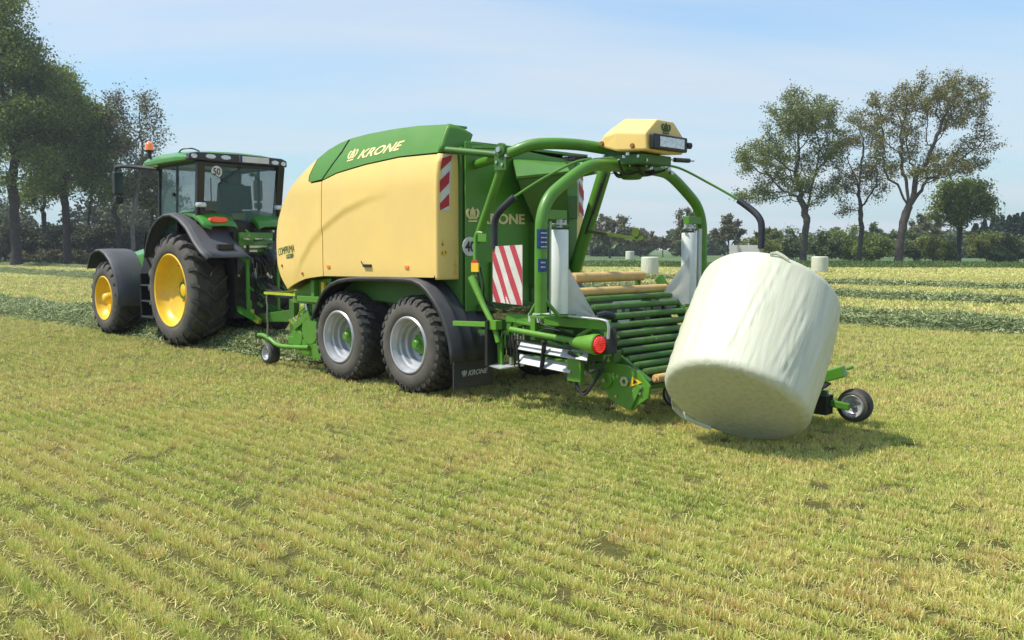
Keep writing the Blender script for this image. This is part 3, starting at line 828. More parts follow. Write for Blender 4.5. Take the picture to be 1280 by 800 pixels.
mb.bar((-0.80, 0.40, 2.93), (-1.22, 0.44, 2.90), 0.10, 0.03)
mb.each('tailgate_link', DGREEN, baler)
mb = MB()
mb.lathe((-1.40, 0.20, 2.84), [(0.0, -0.012), (0.03, -0.012), (0.034, 0.0), (0.034, 0.03)], 16)
for ds, dz in ((-0.09, -0.07), (0.06, -0.13), (-0.03, -0.16), (0.08, -0.02)):
    mb.cyl((-1.40+ds, 0.22, 2.84+dz), (-1.40+ds, 0.26, 2.84+dz), 0.018, 8)
mb.each('pivot_pin', STEEL, baler)
mb = MB(); mb.lathe((-1.40, 0.215, 2.84), [(0.0, 0), (0.07, 0.0), (0.075, 0.01), (0.075, 0.05)], 20); mb.box(-1.48, -1.30, 0.235, 0.262, 2.62, 2.80)
mb.build('pivot_plate', DGREEN, baler)
mb = MB()
mb.tube([(-1.06, 0.28, 1.93), (-0.99, 0.26, 1.93), (-0.975, 0.25, 1.82), (-1.00, 0.22, 1.65), (-1.04, 0.20, 1.50), (-1.06, 0.17, 1.42)], 0.026, 12)
mb.box(-1.16, -1.02, 0.24, 0.34, 1.84, 1.93)
mb.each('leg_bracket', GREEN, baler)
mb = MB(); mb.box(-1.12, -1.00, 0.155, 0.172, 1.50, 1.60); mb.each('warning_sticker', WARN, baler)
mb = MB(); mb.box(-1.10, -1.00, 0.16, 0.174, 1.60, 1.63); mb.build('red_sticker', RED, baler)
mb = MB()
mb.tube([(-1.05, 0.12, 1.44), (-1.25, 0.10, 1.15), (-1.44, 0.08, 0.92), (-1.52, 0.08, 0.74)], [0.05, 0.032, 0.032, 0.03], 10)
mb.bar((-0.86, 0.02, 0.915), (-1.52, 0.06, 0.935), 0.05, 0.055)
mb.box(-1.54, -1.40, 0.02, 0.12, 0.88, 0.98)
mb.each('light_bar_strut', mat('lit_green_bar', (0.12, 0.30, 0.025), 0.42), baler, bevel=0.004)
mb = MB()
for k in range(3):
    mb.tube([(-1.0-0.05*k, 0.2, 1.55), (-1.1-0.03*k, 0.14+0.03*k, 1.35), (-1.0-0.06*k, 0.25, 1.2), (-1.25, 0.3, 1.1)], 0.010, 6)
mb.each('hydraulic_hose', HOSE, baler)
mb = MB(); decal_geo = None
vs, fs = text_geo('40', 0, 0)

# hub under the box
mb = MB()
mb.lathe((-2.40, 1.27, 2.52), [(0.0, 0.0), (0.10, 0.0), (0.13, 0.04), (0.13, 0.08), (0.17, 0.09), (0.17, 0.13)], 24, axis='z')
mb.box(-2.75, -2.05, 1.02, 1.52, 2.66, 2.76); mb.box(-2.65, -2.15, 1.10, 1.45, 2.74, 2.84)
mb.each('hub_plate', DGREEN, baler, bevel=0.01)
mb = MB()
rr_ = random.Random(3)
for k in range(46):
    s = rr_.uniform(-2.78, -2.05); t = rr_.uniform(0.85, 1.6); z = rr_.uniform(2.58, 2.74)
    ax = rr_.choice([(0.05, 0, 0), (0, 0.05, 0), (0, 0, 0.03)])
    mb.cyl((s, t, z), (s+ax[0], t+ax[1], z+ax[2]), rr_.uniform(0.008, 0.022), 7)
mb.each('hub_bolt', STEEL, baler)
mb = MB()
for k in range(8):
    s = rr_.uniform(-2.7, -2.2); t0 = rr_.uniform(0.8, 1.2)
    mb.tube([(s, t0, 2.62+0.02*k % 0.1), (s+0.05, t0+0.2, 2.56), (s-0.03, t0+0.45, 2.63)], 0.014, 6)
mb.box(-2.2, -2.05, 0.55, 0.95, 2.70, 2.725)
mb.each('hub_hose', BLACK, baler)
for (s, t) in ((-2.1, 0.72), (-2.72, 1.78)):
    mb = MB(); mb.cyl((s, t-0.16, 2.735), (s, t+0.12, 2.745), 0.026, 10); hs = mb.build('shock_absorber', BLACK, baler)
    mb = MB(); mb.cyl((s, t-0.24, 2.733), (s, t+0.22, 2.748), 0.010, 8); mb.build('piston_rod', STEEL, hs)
# yellow box with the lamp
secs = []
for s, zb, zm, zt, wb, wm, wt in ((-2.13, 2.885, 2.92, 2.945, 0.24, 0.25, 0.20), (-2.25, 2.85, 2.98, 3.06, 0.30, 0.31, 0.19), (-2.44, 2.80, 3.00, 3.16, 0.335, 0.34, 0.17), (-2.84, 2.78, 2.96, 3.115, 0.335, 0.345, 0.15)):
    c = 1.28
    secs.append([(s, c-wb, zb), (s, c-wm, zm), (s, c-wt, zt), (s, c+wt, zt), (s, c+wm, zm), (s, c+wb, zb), (s, c, zb-0.01)])
vs = [p for q in secs for p in q]; m = 7
fs = [(i*m+j, i*m+(j+1) % m, (i+1)*m+(j+1) % m, (i+1)*m+j) for i in range(len(secs)-1) for j in range(m)]
fs += [tuple(range(m)), tuple(range(len(vs)-m, len(vs)))]
mb = MB(); mb.add(vs, fs)
bx = mb.build('hub_cover', CREAM, baler, bevel=0.02)
mb = MB(); mb.box(-2.905, -2.85, 0.98, 1.60, 2.795, 2.955); mb.cyl((-2.88, 1.60, 2.875), (-2.90, 1.66, 2.875), 0.035, 12)
lf = mb.build('work_lamp', BLACK, bx, bevel=0.015)
mb = MB(); mb.box(-2.912, -2.903, 1.09, 1.53, 2.825, 2.93); mb.build('lamp_lens', LENSW, lf, bevel=0.003)
decal('emblem', CROWN, ((1.20, 2.975), (1.36, 2.975), (1.20, 3.09)), lambda a, b, h: (-2.842-h, a, b), OLIVE, bx, 0.004)
mb = MB()
for s, t, z in ((-2.66, 0.935, 2.84), (-2.22, 0.97, 2.90)): mb.lathe((s, t-0.012, z), [(0, 0), (0.022, 0), (0.028, 0.012), (0.028, 0.03)], 12)
mb.each('cover_screw', mat('brown_cap', (0.30, 0.12, 0.03), 0.5), bx)

# rotating wrapping arms with their holders
def rot_pt(p, far):     # second arm is the first turned half round the hub
    return (-2*2.40-p[0], 2*1.25-p[1], p[2]) if far else p
for far in (False, True):
    Q = lambda *p: rot_pt(p, far)
    mb = MB()
    mb.tube([Q(-2.40, 1.25, 2.645), Q(-2.40, 0.80, 2.645), Q(-2.40, 0.50, 2.60), Q(-2.40, 0.12, 2.40), Q(-2.40, -0.07, 2.26), Q(-2.40, -0.165, 2.08), Q(-2.40, -0.185, 1.85), Q(-2.40, -0.185, 1.12)], 0.062, 14)
    mb.tube([Q(-2.40, -0.185, 1.30), Q(-2.52, -0.05, 1.09)], 0.02, 8, smooth_path=False)
    mb.tube([Q(-2.40, -0.185, 1.30), Q(-2.28, -0.22, 1.09)], 0.02, 8, smooth_path=False)
    arm = mb.build('wrapping_arm', GREEN, baler)
    mb = MB()
    a = Q(-2.44, -0.20, 2.06); b = Q(-2.36, 0.16, 2.15)
    mb.box(min(a[0], b[0]), max(a[0], b[0]), min(a[1], b[1]), max(a[1], b[1]), 2.055, 2.145)
    a = Q(-2.42, -0.24, 1.99); b = Q(-2.38, 0.22, 2.0)
    mb.box(min(a[0], b[0]), max(a[0], b[0]), min(a[1], b[1]), max(a[1], b[1]), 1.985, 2.003)
    a = Q(-2.50, -0.24, 1.075); b = Q(-2.30, 0.24, 1.095)
    mb.box(min(a[0], b[0]), max(a[0], b[0]), min(a[1], b[1]), max(a[1], b[1]), 1.07, 1.092)
    mb.each('roll_holder_plate', GREEN, arm, bevel=0.004)
    mb = MB()
    mb.cyl(Q(-2.42, -0.065, 2.03), Q(-2.42, -0.065, 1.09), 0.010, 8)
    mb.cyl(Q(-2.40, 0.09, 2.06), Q(-2.40, 0.09, 1.95), 0.03, 12); mb.cyl(Q(-2.40, 0.09, 2.015), Q(-2.40, 0.09, 2.0), 0.075, 14)
    mb.cyl(Q(-2.40, 0.17, 2.05), Q(-2.40, 0.17, 1.99), 0.02, 10)
    if far: mb.cyl(Q(-2.36, -0.07, 2.0), Q(-2.36, -0.07, 1.1), 0.028, 12)
    mb.each('guide_rod', BRIGHT, arm)
    if not far:
        for za, zb_, a0, a1 in ((1.95, 1.76, 2.2, 4.6), (1.66, 1.53, 2.8, 4.4)):
            mb = MB(); m = 9
            vs = [(-2.40+0.0655*math.cos(lerp(a0, a1, q/(m-1))), -0.185+0.0655*math.sin(lerp(a0, a1, q/(m-1))), z) for z in (za, zb_) for q in range(m)]
            mb.add(vs, [(q, q+1, q+1+m, q+m) for q in range(m-1)], 0, True)
            st = mb.build('blue_sticker', BLUE, arm, recalc=False)
            mb = MB()
            for j in range(4 if za > 1.9 else 2):
                z = za-0.03-0.045*j
                for q in range(2, 6):
                    a2 = lerp(a0, a1, q/(m-1)); a3 = lerp(a0, a1, (q+0.75)/(m-1))
                    mb.quad((-2.40+0.067*math.cos(a2), -0.185+0.067*math.sin(a2), z), (-2.40+0.067*math.cos(a3), -0.185+0.067*math.sin(a3), z), (-2.40+0.067*math.cos(a3), -0.185+0.067*math.sin(a3), z-0.014), (-2.40+0.067*math.cos(a2), -0.185+0.067*math.sin(a2), z-0.014))
            mb.each('sticker_symbol', GREYW, st, recalc=False)
    # safety bar with padded bend and hanging cloth
    mb = MB()
    mb.tube([Q(-2.35, 0.85, 2.70), Q(-2.25, 0.55, 2.68), Q(-2.0, 0.28, 2.50), Q(-1.68, 0.12, 2.29)], 0.014, 8)
    sb = mb.build('safety_bar', GREEN, baler)
    mb = MB()
    mb.tube([Q(-1.72, 0.13, 2.31), Q(-1.56, 0.10, 2.19), Q(-1.47, 0.10, 2.10), Q(-1.44, 0.10, 2.0), Q(-1.44, 0.10, 1.76)], 0.038, 12)
    mb.build('padding', FOAM, sb)
    a = (-1.43, 0.085, 1.785, 1.18); b = (-1.88, 0.085, 1.80, 1.16)
    if not far:
        mb = MB(); n = 12
        def cpt(u, v, h=0.0):
            s = lerp(a[0], b[0], u); zt = lerp(a[2], b[2], u); zb = lerp(a[3], b[3], u)
            return Q(s, 0.085+0.008*math.sin(u*9)*v-h, lerp(zt, zb, v))
        # stripes as real bands of cloth
        for k in range(24):
            for j in range(24):
                u0, u1, v0, v1 = k/24, (k+1)/24, j/24, (j+1)/24
                pts = [cpt(u0, v0), cpt(u1, v0), cpt(u1, v1), cpt(u0, v1)]
                mb.quad(*pts, 0)
        mb.build('hanging_cloth', CLOTH, sb, solid=0.006, recalc=False)
        def stripe(c0, c1):     # band c0 <= u - 0.48 v*... <= c1, clipped to the cloth
            mb = MB()
            for j in range(24):
                v0, v1 = j/24, (j+1)/24
                q = []
                l0, l1 = c0+0.62*v0, c0+0.62*v1; r0, r1 = c1+0.62*v0, c1+0.62*v1
                l0, l1, r0, r1 = [min(max(x, 0), 1) for x in (l0, l1, r0, r1)]
                if r0-l0 < 1e-4 and r1-l1 < 1e-4: continue
                mb.quad(cpt(l0, v0, .005), cpt(r0, v0, .005), cpt(r1, v1, .005), cpt(l1, v1, .005), 0)
            mb.build('red_stripe', CLOTHR, sb, recalc=False)
        for c in (-0.52, -0.16, 0.20, 0.58): stripe(c, c+0.175)
    else:
        mb = MB()
        mb.add([(-3.36, 2.415, 1.80), (-2.95, 2.415, 1.80), (-2.95, 2.415, 1.20), (-3.36, 2.415, 1.20)], [(0, 1, 2, 3)])
        mb.build('hanging_cloth', STRETCH, sb, solid=0.006, recalc=False)
mb = MB()   # thin mounting arm with a round end plate
mb.bar((-0.98, 2.15, 1.99), (-1.85, 2.15, 1.88), 0.03, 0.035); mb.bar((-1.85, 2.15, 1.88), (-1.93, 2.15, 1.90), 0.04, 0.05)
mb.lathe((-1.82, 2.12, 1.96), [(0, 0), (0.055, 0), (0.055, 0.02), (0, 0.02)], 20)
mb.each('sensor_arm', mat('olive_green', (0.10, 0.16, 0.02), 0.5), baler)
mb = MB(); mb.cyl((-1.36, 2.12, 2.70), (-1.02, 2.12, 1.95), 0.012, 8); mb.cyl((-1.30, 2.12, 2.58), (-1.14, 2.12, 2.2), 0.022, 8)
mb.each('gas_strut', BLACK, baler)

# film rolls are things of their own
for far in (False, True):
    Q = lambda *p: rot_pt(p, far)
    c = Q(-2.40, 0.09, 1.10)
    e = empty('film_roll', c[0], c[1], 'white film roll on the near wrapping arm beside the striped cloth' if not far else 'white film roll on the far wrapping arm just left of the big bale', 'film roll', 'film rolls on the wrapping arms', z=1.10)
    mb = MB(); mb.lathe((c[0], c[1], 1.10), [(0.0, 0), (0.088, 0.0), (0.092, 0.01), (0.092, 0.84), (0.088, 0.85), (0.0, 0.85)], 28, axis='z')
    mb.build('roll', FROLL, e)
    mb = MB(); mb.lathe((c[0], c[1], 1.09), [(0.0, 0), (0.04, 0.0), (0.04, 0.88), (0.0, 0.88)], 16, axis='z'); mb.build('core', BPLAST, e)
    mb = MB()
    if not far:
        n = 14; vs = []
        for i in range(n+1):
            u = i/n
            for j in range(n+1):
                v = j/n
                top = (-2.45, 0.17, 1.56); bot = (-2.40, 0.02, 1.105); cn_ = (-2.55, 0.50, 1.035)
                A_ = [lerp(top[q], bot[q], v) for q in range(3)]
                wv = 0.010*math.sin(v*14)*(u)
                vs.append((lerp(A_[0], cn_[0], u)-0.01+wv, lerp(A_[1], cn_[1], u), lerp(A_[2], cn_[2]+0.002*v, u)))
    else:
        n = 14; vs = []
        for i in range(n+1):
            u = i/n
            for j in range(n+1):
                v = j/n
                top = (-2.46, 2.36, 1.70); bot = (-2.46, 2.33, 1.12)
                A_ = [lerp(top[q], bot[q], v) for q in range(3)]
                ct = (-2.40, 1.80, 1.16); cb_ = (-2.40, 1.86, 1.03)
                B_ = [lerp(ct[q], cb_[q], v) for q in range(3)]
                wv = 0.012*math.sin(v*11+u*2)*math.sin(u*3)
                vs.append((lerp(A_[0], B_[0], u)+wv, lerp(A_[1], B_[1], u), lerp(A_[2], B_[2], u)))
    mb.add(vs, [(i*(n+1)+j, i*(n+1)+j+1, (i+1)*(n+1)+j+1, (i+1)*(n+1)+j) for i in range(n) for j in range(n)], 0, True)
    mb.build('stretched_film', STRETCH, e, recalc=False)
    mb = MB(); mb.tube([Q(-2.55, 0.52, 1.06), Q(-2.6, 0.60, 1.075), Q(-2.62, 0.70, 1.05)] if not far else [(-2.38, 1.88, 1.02), (-2.36, 2.0, 1.05), (-2.36, 2.15, 1.06)], 0.035, 8)
    mb.build('tail_clamp', FOAM, e)

# ---------------- wrapping table
RGREEN = mat('roller_green_paint', (0.05, 0.165, 0.012), 0.5, var=0.15, dust=(0.17, 0.19, 0.08), dustamt=0.6, vscale=9)
mb = MB(); pth = [(-2.22, 1.22), (-2.40, 1.08), (-2.62, 0.82), (-2.82, 0.62), (-3.22, 0.42)]; vs = []
for s_, z_ in pth: vs += [(s_+0.06, 0.55, z_-0.03), (s_+0.06, 2.05, z_-0.03)]
mb.add(vs, [(2*i, 2*i+1, 2*i+3, 2*i+2) for i in range(len(pth)-1)]); mb.build('gap_shade_sheet', BLACK, baler, solid=0.01)  # black sheet added behind the rollers, stands for the shade in their gaps
ROLLS = [(-2.20, 1.448, 0.056, 1, 0.50, 1.78), (-2.30, 1.298, 0.048, 1, 0.42, 2.10), (-2.40, 1.222, 0.036, 0, 0.5, 2.05), (-2.48, 1.14, 0.036, 0, 0.5, 2.05), (-2.56, 1.04, 0.036, 0, 0.5, 2.08),
         (-2.64, 0.95, 0.036, 0, 0.5, 2.1), (-2.71, 0.865, 0.036, 0, 0.5, 2.1), (-2.78, 0.785, 0.036, 0, 0.5, 2.12), (-2.86, 0.71, 0.036, 0, 0.5, 2.12), (-2.95, 0.64, 0.035, 0, 0.5, 2.14),
         (-3.05, 0.585, 0.035, 0, 0.5, 2.14), (-3.16, 0.53, 0.035, 0, 0.5, 2.14), (-3.28, 0.475, 0.042, 1, 0.52, 2.16)]
for s, z, r, tan, t0, t1 in ROLLS:
    mb = MB(); mb.lathe((s, t0, z), [(0.0, 0), (r*0.6, 0), (r*0.6, 0.02), (r, 0.022), (r, t1-t0-0.022), (r*0.6, t1-t0-0.02), (r*0.6, t1-t0), (0, t1-t0)], 20)
    mb.build('table_roller', TAN if tan else RGREEN, baler, label='tan coated roller of the wrapping table' if tan else None)
mb = MB()
for t in (0.45, 2.13):
    for (a, b) in (((-2.16, 1.42), (-2.42, 1.10)), ((-2.42, 1.10), (-2.78, 0.70)), ((-2.78, 0.70), (-3.28, 0.42))):
        mb.bar((a[0], t, a[1]), (b[0], t, b[1]), 0.05, 0.11)
mb.bar((-2.2, 0.45, 1.38), (-2.2, 0.6, 1.30), 0.05, 0.05)
mb.bar((-2.15, 1.74, 1.43), (-2.15, 1.74, 1.15), 0.04, 0.06)
mb.each('table_frame_bar', DGREEN, baler, bevel=0.008)
mb = MB()
mb.prism([(-2.62, 0.58), (-2.72, 0.42), (-2.84, 0.24), (-3.02, 0.17), (-3.14, 0.16), (-3.20, 0.22), (-3.32, 0.30), (-3.34, 0.42), (-3.20, 0.55), (-3.05, 0.60), (-2.85, 0.62)], 0.37, 0.40)
mb.lathe((-2.80, 0.335, 0.43), [(0.0, 0.0), (0.075, 0.0), (0.085, 0.01), (0.085, 0.04)], 24)
mb.lathe((-2.66, 0.35, 0.47), [(0.0, 0.0), (0.05, 0.0), (0.05, 0.03)], 20)
mb.bar((-3.10, 0.35, 0.18), (-3.22, 0.36, 0.42), 0.02, 0.06)
sp_ = mb.each('table_side_plate', GREEN, baler, bevel=0.005)
mb = MB()
mb.lathe((-2.80, 0.315, 0.43), [(0.0, 0.0), (0.025, 0.0), (0.025, 0.03)], 12)
mb.lathe((-3.04, 0.345, 0.44), [(0.025, 0.0), (0.055, 0.0), (0.055, 0.03), (0.025, 0.03)], 6, closed=True)
for s, z in ((-3.15, 0.36), (-3.23, 0.34), (-3.13, 0.28), (-3.24, 0.40), (-2.93, 0.28), (-2.9, 0.5)): mb.lathe((s, 0.352, z), [(0, 0), (0.016, 0), (0.016, 0.02)], 8)
mb.each('plate_bolt', STEEL, sp_)
mb = MB(); mb.add([(-3.10, 0.362, 0.39), (-3.25, 0.362, 0.45), (-3.13, 0.362, 0.50)], [(0, 1, 2)]); mb.each('warning_sticker', WARN, sp_, recalc=False)
mb = MB(); mb.add([(-3.14, 0.358, 0.425), (-3.20, 0.358, 0.448), (-3.15, 0.358, 0.47)], [(0, 1, 2)]); mb.each('sticker_symbol', BLACK, sp_, recalc=False)
mb = MB(); mb.prism([(-2.85, 0.24), (-3.3, 0.30), (-3.34, 0.42), (-3.05, 0.60), (-2.7, 0.6)], 2.18, 2.21); mb.each('table_side_plate', GREEN, baler, bevel=0.005)
mb = MB()
mb.bar((-2.15, 0.62, 1.25), (-2.75, 0.62, 0.62), 0.04, 0.10); mb.bar((-2.15, 1.95, 1.25), (-2.75, 1.95, 0.62), 0.04, 0.10)
mb.cyl((-2.35, 0.6, 1.0), (-2.35, 2.0, 1.0), 0.05, 12); mb.cyl((-2.6, 0.6, 0.68), (-2.6, 2.0, 0.68), 0.05, 12)
mb.box(-2.95, -2.05, 0.30, 0.42, 0.62, 0.74); mb.box(-2.6, -1.7, 1.1, 1.4, 0.50, 0.68); mb.box(-2.2, -1.0, 0.42, 0.54, 0.66, 0.80)
mb.box(-2.2, -1.0, 1.96, 2.08, 0.66, 0.80); mb.cyl((-1.2, 0.4, 0.76), (-1.2, 2.1, 0.76), 0.06, 12)
mb.each('table_carrier_beam', DGREEN, baler, bevel=0.008)
mb = MB()
for k in range(7):
    t = 0.75+0.2*k
    mb.box(-2.42-0.05*(k % 2), -2.36, t, t+0.08, 1.09-0.05*(k % 3), 1.12)
mb.box(-2.45, -2.44, 0.9, 1.4, 1.17, 1.19); mb.box(-2.6, -2.59, 0.8, 1.0, 0.98, 1.0)
mb.each('table_bracket', BRIGHT, baler)

# left rear frame with the tail lamp
mb = MB()
mb.box(-2.96, -1.55, 0.16, 0.24, 0.96, 1.055); mb.box(-2.05, -1.98, 0.10, 0.40, 0.80, 1.05); mb.bar((-2.95, 0.2, 1.0), (-2.95, 0.2, 0.70), 0.05, 0.06)
mb.bar((-2.75, 0.2, 0.97), (-2.55, 0.2, 0.86), 0.03, 0.04); mb.bar((-1.6, 0.2, 0.98), (-1.48, 0.16, 0.55), 0.05, 0.05)
mb.bar((-1.50, 0.12, 0.80), (-1.52, 0.12, 0.46), 0.03, 0.07)
mb.box(-2.6, -1.5, 0.28, 0.36, 0.52, 0.60)
mb.box(-2.70, -2.52, 0.08, 0.14, 0.42, 0.72)
mb.bar((-1.75, 0.14, 0.97), (-2.45, 0.25, 0.90), 0.03, 0.03); mb.bar((-2.2, 0.14, 0.80), (-2.65, 0.14, 0.68), 0.03, 0.04)
mb.each('rear_frame_beam', GREEN, baler, bevel=0.006)
mb = MB()
mb.tube([(-1.70, 0.09, 0.895), (-1.90, 0.09, 0.88), (-2.62, 0.09, 0.835)], 0.030, 12, smooth_path=False)
mb.lathe((-2.92, 0.09, 0.82), [(0.096, 0.0), (0.105, 0.01), (0.102, 0.06), (0.055, 0.30), (0.03, 0.36), (0.0, 0.36)], 28, axis='s')
mb.tube([(-1.70, 0.09, 0.895), (-1.72, 0.3, 0.90), (-2.0, 0.34, 0.92)], 0.024, 10)
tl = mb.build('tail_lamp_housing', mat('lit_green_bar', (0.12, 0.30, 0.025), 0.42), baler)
mb = MB(); mb.lathe((-2.945, 0.09, 0.82), [(0.0, -0.008), (0.055, -0.005), (0.084, 0.0), (0.086, 0.03)], 28, axis='s'); mb.build('tail_lamp', LENSR, tl)
mb = MB()
for r in (0.028, 0.050, 0.070):
    for k in range(int(r*320)):
        a = 2*PI*k/int(r*320); mb.lathe((-2.953, 0.09+r*math.cos(a), 0.82+r*math.sin(a)), [(0, 0), (0.006, 0.001), (0.007, 0.006)], 6, axis='s')
mb.build('lamp_diodes', mat('lamp_diode', (0.8, 0.10, 0.08), 0.2, emit=(1, 0.05, 0.03), estr=0.4), tl)
mb = MB(); mb.box(-2.99, -2.86, 0.16, 0.30, 0.72, 0.90); mb.cyl((-2.93, 0.24, 0.94), (-2.99, 0.24, 0.94), 0.05, 14); mb.tube([(-2.9, 0.22, 1.0), (-2.98, 0.24, 0.95), (-2.97, 0.26, 0.8)], 0.03, 8)
mb.each('rear_bumper_block', FOAM, baler, bevel=0.012)
mb = MB()
mb.tube([(-2.05, 0.16, 1.085), (-2.5, 0.13, 1.075), (-2.92, 0.13, 1.065), (-3.0, 0.14, 1.02), (-3.0, 0.14, 0.88)], 0.012, 6, sx=2.0)
mb.box(-2.10, -1.93, 0.12, 0.22, 0.985, 1.08)
mb.each('edge_strip', BRIGHT, baler, bevel=0.003)
for i, (z0, s0, s1) in enumerate(((0.735, -1.84, -2.80), (0.59, -1.82, -2.58))):
    mb = MB()
    zz_ = z0-0.035
    mb.add([(s0, 0.06, z0-0.045), (s1, 0.06, z0-0.045-0.04), (s1+0.05, 0.14, z0+0.035-0.04), (s0+0.02, 0.14, z0+0.035)], [(0, 1, 2, 3)])
    mb.build('sheet_panel', BRIGHT, baler, solid=0.012)
mb = MB()
mb.bar((-2.24, 0.045, 0.80), (-2.20, 0.045, 0.50), 0.06, 0.012); mb.bar((-1.82, 0.06, 0.74), (-1.86, 0.06, 0.50), 0.02, 0.02)
mb.bar((-2.55, 0.07, 0.72), (-2.78, 0.10, 0.62), 0.03, 0.03); mb.bar((-1.80, 0.05, 0.795), (-2.60, 0.05, 0.752), 0.02, 0.015)
mb.each('panel_strap', BLACK, baler)
mb = MB(); mb.add([(-1.38, 0.02, 0.485), (-1.62, 0.02, 0.465), (-1.74, 0.26, 0.49), (-1.50, 0.26, 0.50)], [(0, 1, 2, 3)]); mb.build('footstep', BRIGHT, baler, solid=0.015)
mb = MB()
mb.bar((-1.45, 0.03, 0.74), (-1.38, 0.03, 0.47), 0.012, 0.02); mb.bar((-1.76, 0.10, 0.78), (-1.70, 0.15, 0.49), 0.012, 0.02)
mb.box(-1.44, -1.40, -0.01, 0.20, 0.48, 0.98)
for k in range(4): mb.bar((-1.52-0.05*k, 0.16, 0.82), (-1.54-0.05*k, 0.16, 0.60), 0.018, 0.018)
mb.each('step_bracket', BLACK, baler)
mb = MB()
for k in range(7):
    s = -1.52-0.045*k
    mb.cyl((s, 0.2, 0.86-0.02*(k % 3)), (s, 0.2, 0.68), 0.013, 8)
mb.cyl((-1.62, 0.18, 0.58), (-1.62, 0.18, 0.50), 0.03, 10)
mb.each('valve_tube', STEEL, baler)
# crop caught on the frame
mb = MB(); rr_ = random.Random(5)
for k in range(900):
    s = rr_.uniform(-2.1, -1.25); t = rr_.uniform(0.15, 0.6); z = 1.03+0.06*math.sin((s+2.1)/0.85*PI)+rr_.uniform(-0.04, 0.03)
    a = rr_.uniform(0, 2*PI); l = rr_.uniform(0.03, 0.09); e = rr_.uniform(-0.02, 0.02)
    d1 = (math.cos(a)*l, math.sin(a)*l); w = 0.004
    mb.add([(s, t, z), (s+d1[0], t+d1[1], z+e), (s+d1[0]*0.5-d1[1]*0.1, t+d1[1]*0.5+d1[0]*0.1, z+e/2+0.004)], [(0, 1, 2)])
mb.box(-2.05, -1.28, 0.2, 0.55, 0.98, 1.03)
mb.build('crop_residue', CROP, baler, recalc=False)
# loose hoses under the lamp
mb = MB()
mb.tube([(-2.55, 0.2, 0.55), (-2.62, 0.12, 0.38), (-2.72, 0.12, 0.30), (-2.80, 0.16, 0.42), (-2.84, 0.22, 0.58)], 0.014, 8)
mb.tube([(-2.50, 0.2, 0.58), (-2.60, 0.16, 0.32), (-2.74, 0.18, 0.36), (-2.82, 0.3, 0.56)], 0.012, 8)
mb.tube([(-2.70, 0.15, 0.62), (-2.78, 0.13, 0.52), (-2.90, 0.2, 0.62), (-2.92, 0.25, 0.75)], 0.012, 8)
mb.tube([(-1.75, 0.2, 1.0), (-1.95, 0.10, 0.84), (-2.2, 0.12, 0.93), (-2.5, 0.2, 0.88)], 0.009, 8)
mb.tube([(-2.1, 0.1, 1.04), (-2.2, 0.05, 0.98), (-2.45, 0.12, 0.92)], 0.007, 8)
mb.each('hydraulic_hose', HOSE, baler)
# a thicket of small parts inside the frame
mb = MB(); rr_ = random.Random(11)
for k in range(70):
    s = rr_.uniform(-2.9, -1.1); t = rr_.uniform(0.3, 1.9); z = rr_.uniform(0.55, 1.0)
    ax = rr_.choice([(0.25, 0, 0), (0, 0.2, 0), (0, 0, 0.12), (0.15, 0, 0.08)])
    mb.bar((s, t, z), (s+ax[0], t+ax[1], z+ax[2]), rr_.uniform(0.015, 0.05), rr_.uniform(0.015, 0.05), rr_.choice([0, 0, 1, 1, 2]))
mb.each('frame_fitting', [DGREEN, BLACK, STEEL], baler)

# bale tipper trailing behind
mb = MB()
mb.bar((-3.0, 1.5, 0.36), (-4.45, 1.85, 0.30), 0.08, 0.08); mb.bar((-3.05, 0.6, 0.36), (-3.3, 1.75, 0.34), 0.06, 0.06)
mb.bar((-4.25, 1.80, 0.42), (-4.60, 1.88, 0.55), 0.16, 0.11); mb.bar((-4.62, 1.87, 0.57), (-4.68, 1.9, 0.60), 0.05, 0.03)
mb.bar((-4.35, 1.80, 0.24), (-4.68, 1.84, 0.20), 0.05, 0.07); mb.bar((-3.2, 1.6, 0.30), (-2.93, 1.42, 0.19), 0.05, 0.05)
mb.each('bale_tipper_bar', GREEN, baler, bevel=0.01)
mb = MB(); mb.add([(-3.5, 0.9, 0.32), (-4.4, 1.3, 0.25), (-4.5, 1.8, 0.42), (-3.6, 1.8, 0.5)], [(0, 1, 2, 3)]); mb.cyl((-4.40, 1.75, 0.15), (-4.2, 1.7, 0.45), 0.03, 8)
mb.box(-4.5, -4.32, 1.70, 1.84, 0.12, 0.30)
mb.each('tipper_tray', BLACK, baler, solid=0.02)
wheel(baler, (-4.68, 1.88, 0.205), 0.205, 0.11, 0.16, 1, 'small')
wheel(baler, (-2.93, 1.34, 0.18), 0.18, 0.095, 0.15, 1, 'small')
